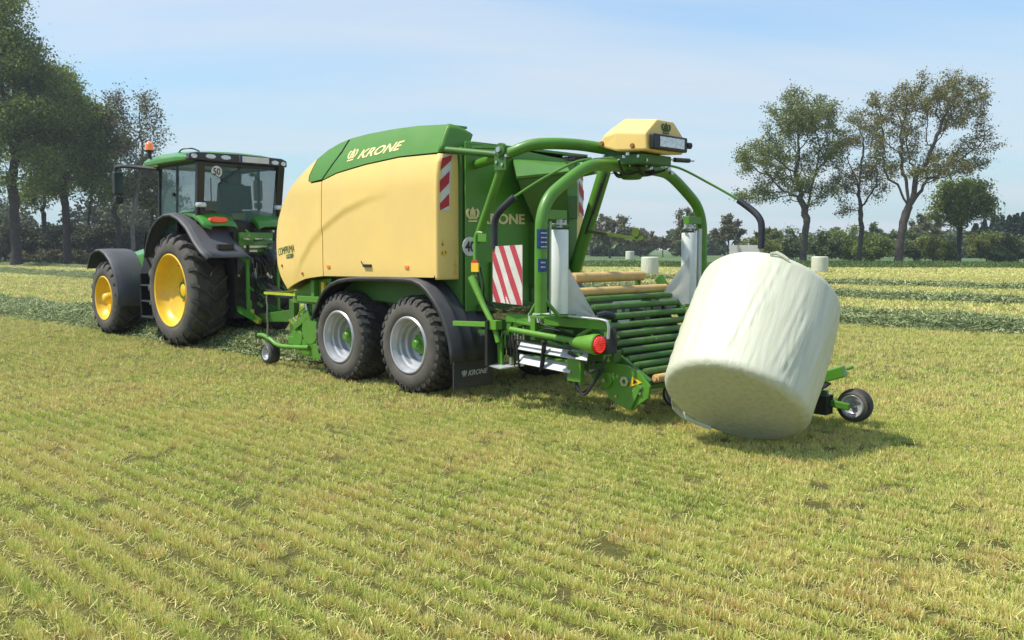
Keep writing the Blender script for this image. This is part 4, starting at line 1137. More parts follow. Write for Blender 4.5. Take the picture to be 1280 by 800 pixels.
# =================================================================== TRACTOR
tr = empty('tractor', 8.4, 1.25, 'green tractor with yellow wheel rims pulling the baler', 'tractor')
TT = 2.5
for far in (False, True):
    def T(t): return TT-t if far else t
    sg = -1 if far else 1
    wheel(tr, (7.07, T(0.25), 1.02), 1.02, 0.64, 0.68, sg, 'tractor_rear', nl=21, lug=0.06)
    wheel(tr, (10.36, T(0.32), 0.755), 0.765, 0.44, 0.56, sg, 'tractor_front', nl=19, lug=0.05)
    # rear fender
    arc = [(7.99, 1.60), (7.95, 1.72), (7.88, 1.86), (7.76, 2.02), (7.60, 2.17), (7.38, 2.29), (7.12, 2.355), (6.85, 2.36), (6.55, 2.28), (6.25, 2.12), (5.98, 1.88), (5.75, 1.72), (5.50, 1.60)]
    mb = MB(); vs = []
    crs = [(0.20, -0.03), (0.20, 0.0), (0.215, 0.014), (0.28, 0.02), (0.285, 0.03), (0.31, 0.03), (0.315, 0.02), (0.6, 0.022), (0.9, 0.03), (1.0, 0.0), (1.02, -0.15)]
    for i, (s, z) in enumerate(arc):
        s1, z1 = arc[min(i+1, len(arc)-1)]; s0, z0 = arc[max(i-1, 0)]
        dl = math.hypot(s1-s0, z1-z0); ns, nz = (z1-z0)/dl, -(s1-s0)/dl
        for t, h in crs: vs.append((s+ns*h, T(t), z+nz*h))
    m = len(crs)
    mb.add(vs, [(i*m+j, i*m+j+1, (i+1)*m+j+1, (i+1)*m+j) for i in range(len(arc)-1) for j in range(m-1)], 0, True)
    mb.prism([(7.9, 1.6), (7.6, 2.1), (7.1, 2.3), (6.5, 2.2), (6.0, 1.85), (5.6, 1.6), (6.2, 1.1), (7.6, 1.1)], T(0.98), T(1.02))
    fn = mb.build('rear_fender', GPLAST, tr, solid=0.02)
    # green fairing on the fender
    mb = MB(); n = 16; vs = []
    fs_ = [(7.15, 2.38), (6.95, 2.41), (6.7, 2.42), (6.45, 2.38), (6.22, 2.30), (6.08, 2.20), (6.02, 2.13)]
    ts_ = [0.42, 0.45, 0.55, 0.75, 0.95, 1.02, 1.04]; hs_ = [-0.07, 0.0, 0.03, 0.045, 0.03, 0.0, -0.08]
    for i, (s, z) in enumerate(fs_):
        for q, t in enumerate(ts_):
            vs.append((s-0.0, T(t+(0.12 if i == len(fs_)-1 and q < 2 else 0)), z+hs_[q]*(0.6 if i in (0, len(fs_)-1) else 1)))
    m = len(ts_)
    mb.add(vs, [(i*m+j, i*m+j+1, (i+1)*m+j+1, (i+1)*m+j) for i in range(len(fs_)-1) for j in range(m-1)], 0, True)
    fg = mb.build('fender_fairing', TGREEN, tr, solid=0.03)
    mb = MB()
    a = T(0.50); b = T(0.80)
    vs = []; n = 20
    for k in range(n):
        an = 2*PI*k/n
        vs.append((6.02, T(0.70 if not far else 0.42)+0.155*math.copysign(abs(math.cos(an))**0.6, math.cos(an)), 2.265+0.05*math.copysign(abs(math.sin(an))**0.6, math.sin(an))))
    vs += [(6.15, v[1], v[2]) for v in vs]
    mb.add(vs, [tuple(range(n))]+[tuple(range(2*n-1, n-1, -1))]+[(k, (k+1) % n, (k+1) % n+n, k+n) for k in range(n)])
    mb.build('tail_lamp', LENSR, fg, bevel=0.012)
    mb = MB(); mb.box(5.70, 5.78, T(0.50), T(0.80), 1.745, 1.84) ; mb.build('lamp_socket', BLACK, fn, bevel=0.01)
    mb = MB(); mb.lathe((6.28, T(0.50), 2.52), [(0, -0.05), (0.085, -0.04), (0.10, 0.0), (0.085, 0.04), (0, 0.05)], 20, axis='z'); ml_ = mb.build('work_lamp', LENSW, fg)
    mb = MB(); mb.cyl((6.28, T(0.50), 2.36), (6.28, T(0.50), 2.49), 0.03, 10); mb.build('lamp_bracket', BLACK, ml_)
    # front fender
    arc = [(11.05, 1.35), (10.98, 1.50), (10.85, 1.66), (10.60, 1.73), (10.35, 1.74), (10.10, 1.67), (9.88, 1.54), (9.70, 1.36), (9.56, 1.12), (9.49, 0.88), (9.46, 0.63)]
    mb = MB(); vs = []
    crs = [(0.28, -0.03), (0.28, 0.0), (0.30, 0.015), (0.45, 0.02), (0.78, 0.02), (0.90, 0.0), (0.92, -0.08)]
    for i, (s, z) in enumerate(arc):
        s1, z1 = arc[min(i+1, len(arc)-1)]; s0, z0 = arc[max(i-1, 0)]
        dl = math.hypot(s1-s0, z1-z0); ns, nz = (z1-z0)/dl, -(s1-s0)/dl
        for t, h in crs: vs.append((s+ns*h, T(t), z+nz*h))
    m = len(crs)
    mb.add(vs, [(i*m+j, i*m+j+1, (i+1)*m+j+1, (i+1)*m+j) for i in range(len(arc)-1) for j in range(m-1)], 0, True)
    mb.build('front_fender', GPLAST, tr, solid=0.02)
    # steps, tank
    mb = MB()
    mb.prism([(7.9, 0.55), (9.25, 0.50), (9.25, 1.15), (8.95, 1.75), (8.0, 1.9), (7.95, 1.2)], T(0.62), T(0.98))
    for z in (0.45, 0.75, 1.05): mb.box(8.15, 8.65, T(0.38), T(0.62), z, z+0.04)
    mb.box(8.12, 8.16, T(0.38), T(0.62), 0.42, 1.3); mb.box(8.64, 8.68, T(0.38), T(0.62), 0.42, 1.3)
    mb.each('side_tank_step', BLACK, tr, bevel=0.02)
    mb = MB()
    mb.tube([(8.25, T(0.5), 1.3), (8.3, T(0.35), 1.7), (8.15, T(0.32), 2.1)], 0.02, 8)
    mb.build('handrail', BLACK, tr)
    # mirror
    mb = MB()
    mb.tube([(7.55, T(0.32), 3.20), (7.9, T(0.15), 3.24), (8.15, T(-0.10), 3.26), (8.25, T(-0.16), 3.22), (8.25, T(-0.16), 3.05)], 0.036, 8)
    ma = mb.build('mirror_arm', BPLAST, tr)
    mb = MB(); mb.box(8.13, 8.24, T(-0.24), T(-0.07), 2.74, 3.16); mb.box(8.13, 8.24, T(-0.23), T(-0.08), 2.58, 2.71)
    mh = mb.each('mirror_housing', BPLAST, ma, bevel=0.03)
    mb = MB(); mb.box(8.124, 8.129, T(-0.225), T(-0.085), 2.77, 3.13); mb.build('mirror_glass', mat('mirror_glass_dark', (0.10, 0.12, 0.12), 0.08, metal=0.6, var=0.0), mh)
# cab frame
def cabside(far):
    return (lambda t: TT-t) if far else (lambda t: t)
mb = MB()
for far in (False, True):
    T = cabside(far)
    mb.bar((6.38, T(0.50), 2.20), (6.22, T(0.48), 3.26), 0.13, 0.11)      # rear pillar
    mb.bar((7.10, T(0.44), 2.10), (7.06, T(0.46), 3.28), 0.05, 0.05)      # middle pillar
    mb.bar((7.90, T(0.48), 1.95), (7.78, T(0.46), 3.28), 0.07, 0.07)      # front pillar
    mb.bar((6.3, T(0.47), 3.26), (7.85, T(0.47), 3.26), 0.07, 0.08)
    mb.bar((6.42, T(0.46), 2.36), (7.08, T(0.44), 2.34), 0.06, 0.12)
    mb.bar((7.08, T(0.46), 1.98), (7.92, T(0.48), 1.95), 0.06, 0.10)
    mb.box(6.5, 7.95, T(0.46), T(0.52), 1.45, 1.98)
mb.bar((6.30, 0.50, 3.23), (6.30, 2.0, 3.23), 0.08, 0.08); mb.bar((7.82, 0.5, 3.26), (7.82, 2.0, 3.26), 0.06, 0.06)
mb.prism([(0.50, 1.70), (2.0, 1.70), (2.0, 2.26), (1.35, 2.24), (1.0, 2.30), (0.70, 2.42), (0.50, 2.44)], 6.28, 6.38, 'tz')
mb.box(6.3, 7.95, 0.5, 2.0, 1.60, 1.68); mb.box(7.86, 7.94, 0.5, 2.0, 1.6, 2.0)
mb.bar((6.38, 0.50, 2.20), (6.38, 0.50, 1.6), 0.1, 0.1)
mb.each('cab_frame_bar', BLACK, tr, bevel=0.015)
# glass
mb = MB()
mb.box(6.262, 6.270, 0.56, 1.94, 2.42, 3.20); mb.prism([(0.56, 2.44), (0.72, 2.42), (1.0, 2.30), (1.35, 2.24), (1.94, 2.26), (1.94, 2.42), (0.56, 2.42)], 6.262, 6.270, 'tz')
rw = mb.build('rear_window', GLASS, tr)
decal('speed_sign', disc_geo(), ((0.69, 3.005), (0.89, 3.005), (0.69, 3.205)), rear(6.255), WHITE, rw, 0.003)
decal('speed_sign_numerals', text_geo('50', 0, 0.015), ((0.725, 3.045), (0.855, 3.045), (0.725, 3.165)), rear(6.249), BLACK, rw, 0.003)
mb = MB(); mb.bar((6.24, 0.82, 2.88), (6.24, 1.24, 3.20), 0.012, 0.02); mb.bar((6.24, 0.70, 3.06), (6.24, 1.0, 2.93), 0.008, 0.012); mb.cyl((6.24, 1.24, 3.20), (6.20, 1.24, 3.20), 0.02, 8); mb.each('wiper_arm', BLACK, rw)
for far in (False, True):
    T = cabside(far)
    mb = MB(); mb.add([(6.44, T(0.46), 2.42), (7.06, T(0.44), 2.38), (7.04, T(0.45), 3.22), (6.30, T(0.46), 3.22)], [(0, 1, 2, 3)]); mb.build('side_window', GLASS, tr, solid=0.006)
    mb = MB(); mb.add([(7.12, T(0.44), 2.02), (7.87, T(0.47), 2.0), (7.76, T(0.46), 3.22), (7.08, T(0.45), 3.22)], [(0, 1, 2, 3)]); dw = mb.build('door', GLASS, tr, solid=0.006)
    mb = MB(); mb.box(7.14, 7.2, T(0.40), T(0.44), 2.70, 2.76); mb.build('door_handle', BLACK, dw)
mb = MB(); mb.add([(7.90, 0.52, 2.0), (7.90, 1.98, 2.0), (7.81, 1.98, 3.22), (7.81, 0.52, 3.22)], [(0, 1, 2, 3)]); mb.build('windshield', GLASS, tr, solid=0.006)
# roof
mb = MB()
secs = []
for s, z0, z1, w in ((6.24, 3.30, 3.37, 0.92), (6.32, 3.27, 3.42, 0.95), (6.7, 3.27, 3.46, 0.97), (7.4, 3.27, 3.47, 0.97), (7.95, 3.26, 3.44, 0.97), (8.2, 3.25, 3.34, 0.9)):
    c = 1.21
    secs.append([(s, c-w, z0), (s, c-w-0.01, lerp(z0, z1, 0.45)), (s, c-w+0.10, z1-0.02), (s, c-0.5, z1+0.03), (s, c, z1+0.045), (s, c+0.5, z1+0.03), (s, c+w-0.10, z1-0.02), (s, c+w+0.01, lerp(z0, z1, 0.45)), (s, c+w, z0)])
vs = [p for q in secs for p in q]; m = 9
mb.add(vs, [(i*m+j, i*m+(j+1) % m, (i+1)*m+(j+1) % m, (i+1)*m+j) for i in range(len(secs)-1) for j in range(m)] + [tuple(range(m)), tuple(range(len(vs)-m, len(vs)))], 0, False)
rf = mb.build('roof', TGREEN, tr, bevel=0.02)
mb = MB()
mb.prism([(0.25, 3.28), (2.15, 3.26), (2.15, 3.37), (2.05, 3.41), (1.25, 3.43), (0.42, 3.415), (0.28, 3.39)], 6.20, 6.36, 'tz')
vz = mb.build('rear_visor', BPLAST, rf, bevel=0.02)
mb = MB()
for t, rw_, z in ((0.36, 0.055, 3.345), (0.66, 0.095, 3.355), (0.94, 0.095, 3.355), (1.90, 0.075, 3.33), (2.07, 0.05, 3.32)):
    vs = []; n = 20
    for k in range(n):
        an = 2*PI*k/n; vs.append((6.187, t+rw_*math.cos(an), z-0.003+0.040*math.sin(an)))
    vs += [(6.205, v[1], v[2]) for v in vs]
    mb2 = MB(); mb2.add(vs, [tuple(range(n)), tuple(range(2*n-1, n-1, -1))]+[(k, (k+1) % n, (k+1) % n+n, k+n) for k in range(n)])
    mb2.build('roof_lamp', LENSW, vz, bevel=0.006)
mb = MB(); mb.box(6.183, 6.199, 1.20, 1.77, 3.295, 3.40, 0); mb.box(6.181, 6.183, 1.20, 1.245, 3.295, 3.40, 1); mb.build('number_plate', [WHITE, BLUE], vz)
mb = MB(); mb.tube([(6.75, 0.34, 3.42), (6.6, 0.34, 3.48), (6.45, 0.45, 3.49), (6.5, 0.6, 3.46)], 0.012, 8); mb.build('roof_rail', BLACK, rf)
mb = MB(); mb.cyl((7.80, 0.28, 3.40), (7.80, 0.28, 3.56), 0.035, 12); mb.lathe((7.80, 0.28, 3.52), [(0, 0), (0.07, 0), (0.08, 0.03), (0, 0.03)], 18, axis='z')
bs = mb.build('beacon_base', BLACK, rf)
mb = MB(); mb.lathe((7.80, 0.28, 3.55), [(0.072, 0), (0.075, 0.08), (0.06, 0.13), (0.03, 0.15), (0, 0.152)], 20, axis='z'); mb.build('beacon', LENSO, bs)
# interior
mb = MB()
mb.box(6.75, 7.15, 1.0, 1.5, 2.05, 2.20); mb.bar((6.78, 1.25, 2.15), (6.62, 1.25, 2.95), 0.48, 0.14); mb.bar((6.62, 1.25, 2.92), (6.60, 1.25, 3.12), 0.28, 0.10)
mb.build('seat', CABIN, tr, bevel=0.04)
mb = MB(); mb.box(7.4, 7.8, 0.95, 1.55, 1.7, 2.35); mb.lathe((7.42, 1.25, 2.45), [(0.19, -0.0), (0.205, 0.01), (0.19, 0.02)], 24, axis='s', closed=True); mb.bar((7.5, 1.25, 2.3), (7.43, 1.25, 2.46), 0.05, 0.05)
mb.bar((7.0, 1.72, 2.5), (7.05, 1.72, 2.95), 0.30, 0.04); mb.box(6.7, 7.3, 1.55, 1.75, 2.2, 2.42); mb.box(6.4, 6.6, 0.62, 0.95, 2.2, 2.6)
mb.box(6.9, 7.25, 1.35, 1.6, 2.98, 3.2); mb.bar((6.34, 0.72, 2.5), (6.34, 0.72, 3.0), 0.02, 0.02)
mb.each('console_block', CABIN, tr, bevel=0.02)
mb = MB(); mb.box(6.42, 6.5, 1.15, 1.42, 2.28, 2.40); mb.build('yellow_bag', mat('yellow_green_cloth', (0.35, 0.36, 0.03), 0.7), tr, bevel=0.02)
# bonnet, axles, body
mb = MB()
secs = []
for s, zb, zt, w in ((7.95, 1.25, 2.04, 0.42), (8.6, 1.2, 1.98, 0.40), (9.6, 1.15, 1.84, 0.37), (10.6, 1.1, 1.70, 0.35), (11.2, 1.05, 1.58, 0.32), (11.35, 1.1, 1.4, 0.26)):
    secs.append([(s, 1.25-w, zb), (s, 1.25-w, zt-0.16), (s, 1.25-w+0.12, zt-0.02), (s, 1.25, zt), (s, 1.25+w-0.12, zt-0.02), (s, 1.25+w, zt-0.16), (s, 1.25+w, zb)])
vs = [p for q in secs for p in q]; m = 7
mb.add(vs, [(i*m+j, i*m+(j+1) % m, (i+1)*m+(j+1) % m, (i+1)*m+j) for i in range(len(secs)-1) for j in range(m)] + [tuple(range(m)), tuple(range(len(vs)-m, len(vs)))])
mb.build('bonnet', TGREEN, tr, bevel=0.02)
mb = MB()
mb.box(6.3, 8.0, 0.95, 1.55, 0.55, 1.6); mb.box(8.0, 11.2, 1.0, 1.5, 0.60, 1.2)
mb.cyl((7.07, 0.5, 1.02), (7.07, 2.0, 1.02), 0.16, 20); mb.cyl((10.36, 0.6, 0.755), (10.36, 1.9, 0.755), 0.10, 16)
mb.box(10.1, 11.6, 1.05, 1.45, 0.62, 1.0)
mb.each('driveline_housing', DGREEN, tr, bevel=0.02)
mb = MB(); mb.cyl((8.35, 2.05, 1.9), (8.35, 2.05, 3.3), 0.06, 14); mb.build('exhaust_pipe', BLACK, tr)
# rear linkage
mb = MB()
LK = mb
mb.box(5.95, 6.3, 0.92, 1.72, 0.55, 2.05, 1)
for t in (0.98, 1.56):
    mb.bar((6.1, t, 0.75), (5.35, t-0.05 if t < 1.2 else t+0.05, 0.60), 0.05, 0.10, 0)
    mb.bar((6.05, t, 1.75), (5.55, t, 1.55), 0.07, 0.09, 0); mb.bar((5.6, t, 1.55), (5.6, t, 0.65), 0.045, 0.045, 0)
mb.bar((6.05, 1.25, 1.35), (5.4, 1.25, 1.05), 0.05, 0.05, 0)
mb.box(5.90, 5.96, 1.0, 1.65, 1.65, 2.05, 0); mb.box(5.86, 5.90, 1.05, 1.60, 1.78, 1.82, 2); mb.box(5.86, 5.90, 1.05, 1.60, 1.92, 1.95, 2)
rr_ = random.Random(21)
for k in range(64):
    s = rr_.uniform(5.6, 6.0); t = rr_.uniform(0.98, 1.75); z = rr_.uniform(0.6, 2.1)
    ax = rr_.choice([(0.12, 0, 0), (0, 0.16, 0), (0, 0, 0.16), (0.1, 0.0, 0.1), (0, 0.1, -0.08)])
    mb.bar((s, t, z), (s+ax[0], t+ax[1], z+ax[2]), rr_.uniform(0.015, 0.06), rr_.uniform(0.015, 0.06), rr_.choice([0, 0, 0, 1, 1, 2]))
mb.each('linkage_part', [TGREEN, BLACK, STEEL], tr)
mb = MB()
for k in range(9):
    t = 1.02+0.07*k
    mb.tube([(5.9, t, 1.7), (5.7, t+0.05*math.sin(k), 1.6), (5.6, t, 1.3+0.03*k), (5.65, t+0.1, 1.1)], 0.014, 6)
mb.each('hydraulic_hose', HOSE, tr)
mb = MB(); mb.bar((5.55, 1.02, 0.60), (5.35, 1.05, 0.52), 0.07, 0.09); mb.cyl((5.55, 1.02, 0.56), (5.55, 1.02, 0.72), 0.035, 10); mb.build('hitch_hook', LIMEY, tr, bevel=0.006)

# =================================================================== BALES
def bale_mesh(name, origin, axis, r, Lh, seed, wrinkle=1.0, n=220, m=90):
    """wrapped round bale: origin = centre of the lower end, local z = axis"""
    rs = np.random.RandomState(seed)
    rc = 0.085
    prof = []
    for k in range(8): prof.append((r*0.12*k, 0.0))
    prof = [(r*q, 0.0 - 0.012*(1-q)) for q in (0.001, 0.15, 0.3, 0.45, 0.6, 0.75)]
    for k in range(9):
        a = PI/2*k/8; prof.append((r-rc+rc*math.sin(a), rc-rc*math.cos(a)))
    for k in range(1, 46): prof.append((r*(1+0.018*math.sin(PI*k/46)), rc+(Lh-2*rc)*k/46))
    for k in range(9):
        a = PI/2*k/8; prof.append((r-rc+rc*math.cos(a), Lh-rc+rc*math.sin(a)))
    prof += [(r*q, Lh+0.012*(1-q)) for q in (0.75, 0.6, 0.45, 0.3, 0.15, 0.001)]
    prof = np.array(prof)
    th = np.linspace(0, 2*PI, n, endpoint=False)
    RR = prof[:, 0][:, None]*np.ones(n)[None, :]; ZZ = prof[:, 1][:, None]*np.ones(n)[None, :]
    TH = th[None, :]*np.ones(len(prof))[:, None]
    disp = np.zeros_like(RR)
    u = ZZ/Lh
    for k in range(64):    # straight folds that run slightly slanted up the side
        c = rs.uniform(0, 2*PI); w = rs.uniform(0.010, 0.022); sl_ = rs.uniform(0.16, 0.26); a = rs.uniform(0.004, 0.011)*wrinkle
        u0 = rs.uniform(-0.3, 0.8); ln = rs.uniform(0.35, 1.0)
        d = (TH-c-sl_*(u-0.5)+PI) % (2*PI)-PI
        env = np.clip((u-u0)/0.12, 0, 1)*np.clip((u0+ln-u)/0.12, 0, 1)
        disp += a*np.exp(-(d/w)**2)*env
    for k in range(7):     # broad flats
        c = rs.uniform(0, 2*PI); w = rs.uniform(0.15, 0.35); a = rs.uniform(-0.005, 0.006)
        d = (TH-c-0.25*(u-0.5)+PI) % (2*PI)-PI
        disp += a*np.exp(-(d/w)**2)
    disp *= np.clip(RR/r, 0, 1)**4*(0.25+0.75*np.clip((ZZ-0.05)/0.16, 0, 1)*np.clip((Lh-0.05-ZZ)/0.16, 0, 1))
    dz = 0.006*np.sin(TH*2+RR*9)*np.clip(RR/r, 0, 1)*(1 if wrinkle else 0)
    X = (RR+disp)*np.cos(TH); Y = (RR+disp)*np.sin(TH); Z = ZZ+dz*((ZZ < rc)*1.0+(ZZ > Lh-rc)*1.0)
    V = np.stack([X, Y, Z], -1).reshape(-1, 3)
    P = len(prof); fs = []
    for i in range(P-1):
        a = i*n+np.arange(n); b = i*n+(np.arange(n)+1) % n
        fs.append(np.stack([a, b, b+n, a+n], -1))
    fs = np.concatenate(fs)
    me = bpy.data.meshes.new(name)
    me.from_pydata(V.tolist(), [], fs.tolist()+[tuple(range(n))[::-1], tuple(range((P-1)*n, P*n))])
    me.polygons.foreach_set('use_smooth', [True]*len(me.polygons))
    me.materials.append(FILM)
    me.update()
    o = bpy.data.objects.new(name, me); COL.objects.link(o)
    o.location = origin
    o.rotation_mode = 'QUATERNION'
    o.rotation_quaternion = Vector(axis).to_track_quat('Z', 'Y')
    return o
BAX = Vector((0.390, 0.514, 0.764)).normalized()
bale = bale_mesh('wrapped_bale', (1.92, 7.646, 0.403), BAX, 0.642, 1.237, 4)
bale.rotation_mode = 'QUATERNION'
tag(bale, 'big white film wrapped bale tipping off the back of the wrapper', 'bale')
def bale_flap(name, pts, w, parent):
    me = bpy.data.meshes.new(name); vs = []; fs = []
    for i, p in enumerate(pts):
        p = Vector(p); ww = w[i]
        vs += [p+Vector(ww), p-Vector(ww)]
    for i in range(len(pts)-1): fs.append((2*i, 2*i+1, 2*i+3, 2*i+2))
    me.from_pydata(vs, [], fs); me.materials.append(STRETCH)
    o = bpy.data.objects.new(name, me); COL.objects.link(o); o.parent = parent
    md = o.modifiers.new('thickness', 'SOLIDIFY'); md.thickness = 0.004
    return o
M = bale.matrix_basis.copy()
Mi = (Matrix.Translation(bale.location) @ bale.rotation_quaternion.to_matrix().to_4x4()).inverted()
def bl(p): return Mi @ Vector(p)
def film_tail(pts, ws, name='film_tail'):
    vs = []; n = len(pts)
    for (p, d), w in zip(pts, ws):
        p = Vector(p); d = Vector(d)
        for q in (-1, -0.4, 0.3, 1): vs.append(bl(p+d*(w*q)+Vector((0, 0, 0.012*math.sin(q*5+w*40)))))
    me = bpy.data.meshes.new(name)
    me.from_pydata([tuple(v) for v in vs], [], [(i*4+j, i*4+j+1, i*4+j+5, i*4+j+4) for i in range(n-1) for j in range(3)])
    me.materials.append(FILM); o = bpy.data.objects.new(name, me); COL.objects.link(o); o.parent = bale
    md = o.modifiers.new('thickness', 'SOLIDIFY'); md.thickness = 0.005
B0 = Vector((1.92, 7.646, 0.403))
def bpt(q, th, r):
    a1 = BAX.cross(Vector((0, 0, 1))).normalized(); b1 = BAX.cross(a1)
    return B0+BAX*q+(a1*math.cos(th)+b1*math.sin(th))*r
film_tail([(bpt(1.18, 5.00, 0.652), BAX), (bpt(1.205, 5.08, 0.66), BAX), (bpt(1.19, 5.17, 0.655), BAX), (bpt(1.17, 5.25, 0.653), BAX)], [0.008, 0.018, 0.015, 0.005])
film_tail([(bpt(0.06, 3.0, 0.655), BAX), (bpt(0.045, 2.88, 0.675), BAX), (bpt(0.00, 2.72, 0.655), BAX), (bpt(-0.02, 2.5, 0.60), BAX), (bpt(-0.02, 2.25, 0.56), BAX)], [0.02, 0.05, 0.035, 0.02, 0.008])
bpy.context.view_layer.update()
# =================================================================== FIELD
def simple_mesh(name, V, Fa, m, smooth=False, attr=None):
    """V (n,3) float array, Fa (k,3|4) int array"""
    me = bpy.data.meshes.new(name)
    V = np.asarray(V, dtype=np.float32); Fa = np.asarray(Fa, dtype=np.int32)
    k = Fa.shape[1]
    me.vertices.add(len(V)); me.vertices.foreach_set('co', V.ravel())
    me.loops.add(Fa.size); me.loops.foreach_set('vertex_index', Fa.ravel())
    me.polygons.add(len(Fa)); me.polygons.foreach_set('loop_start', np.arange(len(Fa), dtype=np.int32)*k)
    me.polygons.foreach_set('loop_total', np.full(len(Fa), k, dtype=np.int32))
    if smooth: me.polygons.foreach_set('use_smooth', np.ones(len(Fa), dtype=bool))
    me.update(calc_edges=True)
    for mm in (m if isinstance(m, (list, tuple)) else [m]): me.materials.append(mm)
    if attr is not None:
        at = me.attributes.new('tone', 'FLOAT', 'FACE'); at.data.foreach_set('value', np.asarray(attr, dtype=np.float32))
    o = bpy.data.objects.new(name, me); COL.objects.link(o)
    return o

def ramp_mat(name, cols, rough=0.7, trans=0.0, noise=None, spec=0.3):
    """colour picked per blade or leaf by its own tone value, with wide patches of drier and greener growth"""
    m = bpy.data.materials.new(name); m.use_nodes = True
    t = m.node_tree; nn = t.nodes; ll = t.links; b = nn['Principled BSDF']
    b.inputs['Roughness'].default_value = rough; b.inputs['Specular IOR Level'].default_value = spec
    at = nn.new('ShaderNodeAttribute'); at.attribute_name = 'tone'
    fac = at.outputs['Fac']
    if noise:
        ge = nn.new('ShaderNodeNewGeometry')
        no = nn.new('ShaderNodeTexNoise'); no.inputs['Scale'].default_value = noise[0]; no.inputs['Detail'].default_value = 4
        ll.new(ge.outputs['Position'], no.inputs['Vector'])
        mr = nn.new('ShaderNodeMapRange'); mr.inputs['From Min'].default_value = 0.3; mr.inputs['From Max'].default_value = 0.7
        mr.inputs['To Min'].default_value = -noise[1]; mr.inputs['To Max'].default_value = noise[1]
        ll.new(no.outputs['Fac'], mr.inputs['Value'])
        ad = nn.new('ShaderNodeMath'); ad.operation = 'ADD'; ad.use_clamp = True
        ll.new(fac, ad.inputs[0]); ll.new(mr.outputs[0], ad.inputs[1]); fac = ad.outputs[0]
    r = nn.new('ShaderNodeValToRGB')
    el = r.color_ramp.elements
    while len(el) < len(cols): el.new(0.5)
    for i, (p, c) in enumerate(cols): el[i].position = p; el[i].color = (*c, 1)
    ll.new(fac, r.inputs[0]); ll.new(r.outputs[0], b.inputs['Base Color'])
    if trans:
        tr_ = nn.new('ShaderNodeBsdfTranslucent'); ll.new(r.outputs[0], tr_.inputs['Color'])
        ms = nn.new('ShaderNodeMixShader'); ms.inputs[0].default_value = trans
        ll.new(b.outputs[0], ms.inputs[1]); ll.new(tr_.outputs[0], ms.inputs[2]); ll.new(ms.outputs[0], nn['Material Output'].inputs['Surface'])
    return m

# ground sheet: stubble colours in rows along the machines' path
gm = bpy.data.materials.new('stubble_field'); gm.use_nodes = True
t_ = gm.node_tree; nn = t_.nodes; ll = t_.links; b_ = nn['Principled BSDF']
b_.inputs['Roughness'].default_value = 0.95; b_.inputs['Specular IOR Level'].default_value = 0.1
ge = nn.new('ShaderNodeNewGeometry')
def pnoise(scale, detail=5, rough=0.6, stretch=None, dist=0.0):
    no = nn.new('ShaderNodeTexNoise'); no.inputs['Scale'].default_value = scale; no.inputs['Detail'].default_value = detail; no.inputs['Roughness'].default_value = rough
    no.inputs['Distortion'].default_value = dist
    if stretch:
        ma = nn.new('ShaderNodeMapping'); ma.vector_type = 'POINT'; ma.inputs['Rotation'].default_value = (0, 0, -HEAD); ma.inputs['Scale'].default_value = stretch
        # rotate first, stretch after
        m1 = nn.new('ShaderNodeMapping'); m1.inputs['Rotation'].default_value = (0, 0, -HEAD)
        ll.new(ge.outputs['Position'], m1.inputs[0]); ma.inputs['Rotation'].default_value = (0, 0, 0)
        ll.new(m1.outputs[0], ma.inputs[0]); ll.new(ma.outputs[0], no.inputs['Vector'])
    else: ll.new(ge.outputs['Position'], no.inputs['Vector'])
    return no
na = pnoise(22.0, 9, 0.8)
nb = pnoise(1.0, 4, 0.6, (0.35, 1.6, 1))
nc = pnoise(0.22, 3, 0.5, (0.15, 1.0, 1))
r1 = nn.new('ShaderNodeValToRGB')
for i, (p, c) in enumerate(((0.38, (0.03, 0.032, 0.012)), (0.50, (0.12, 0.11, 0.035)), (0.62, (0.34, 0.29, 0.10)))):
    if i > 1: r1.color_ramp.elements.new(p)
    r1.color_ramp.elements[i].position = p; r1.color_ramp.elements[i].color = (*c, 1)
ll.new(na.outputs['Fac'], r1.inputs[0])
r2 = nn.new('ShaderNodeValToRGB')
r2.color_ramp.elements[0].position = 0.35; r2.color_ramp.elements[0].color = (0.15, 0.17, 0.045, 1)
r2.color_ramp.elements[1].position = 0.65; r2.color_ramp.elements[1].color = (0.28, 0.24, 0.08, 1)
ll.new(nb.outputs['Fac'], r2.inputs[0])
mm = nn.new('ShaderNodeMixRGB'); mm.inputs[0].default_value = 0.5; ll.new(r1.outputs[0], mm.inputs['Color1']); ll.new(r2.outputs[0], mm.inputs['Color2'])
r3 = nn.new('ShaderNodeMapRange'); r3.inputs['From Min'].default_value = 0.3; r3.inputs['From Max'].default_value = 0.7; r3.inputs['To Min'].default_value = 0.82; r3.inputs['To Max'].default_value = 1.15
ll.new(nc.outputs['Fac'], r3.inputs['Value'])
m3 = nn.new('ShaderNodeMixRGB'); m3.blend_type = 'MULTIPLY'; m3.inputs[0].default_value = 1; ll.new(mm.outputs[0], m3.inputs['Color1']); ll.new(r3.outputs[0], m3.inputs['Color2'])
# thatch under the standing stubble close up is darker soil and old leaf
ll.new(m3.outputs[0], b_.inputs['Base Color'])
bp_ = nn.new('ShaderNodeBump'); bp_.inputs['Strength'].default_value = 0.9; bp_.inputs['Distance'].default_value = 0.05
ll.new(na.outputs['Fac'], bp_.inputs['Height']); ll.new(bp_.outputs[0], b_.inputs['Normal'])

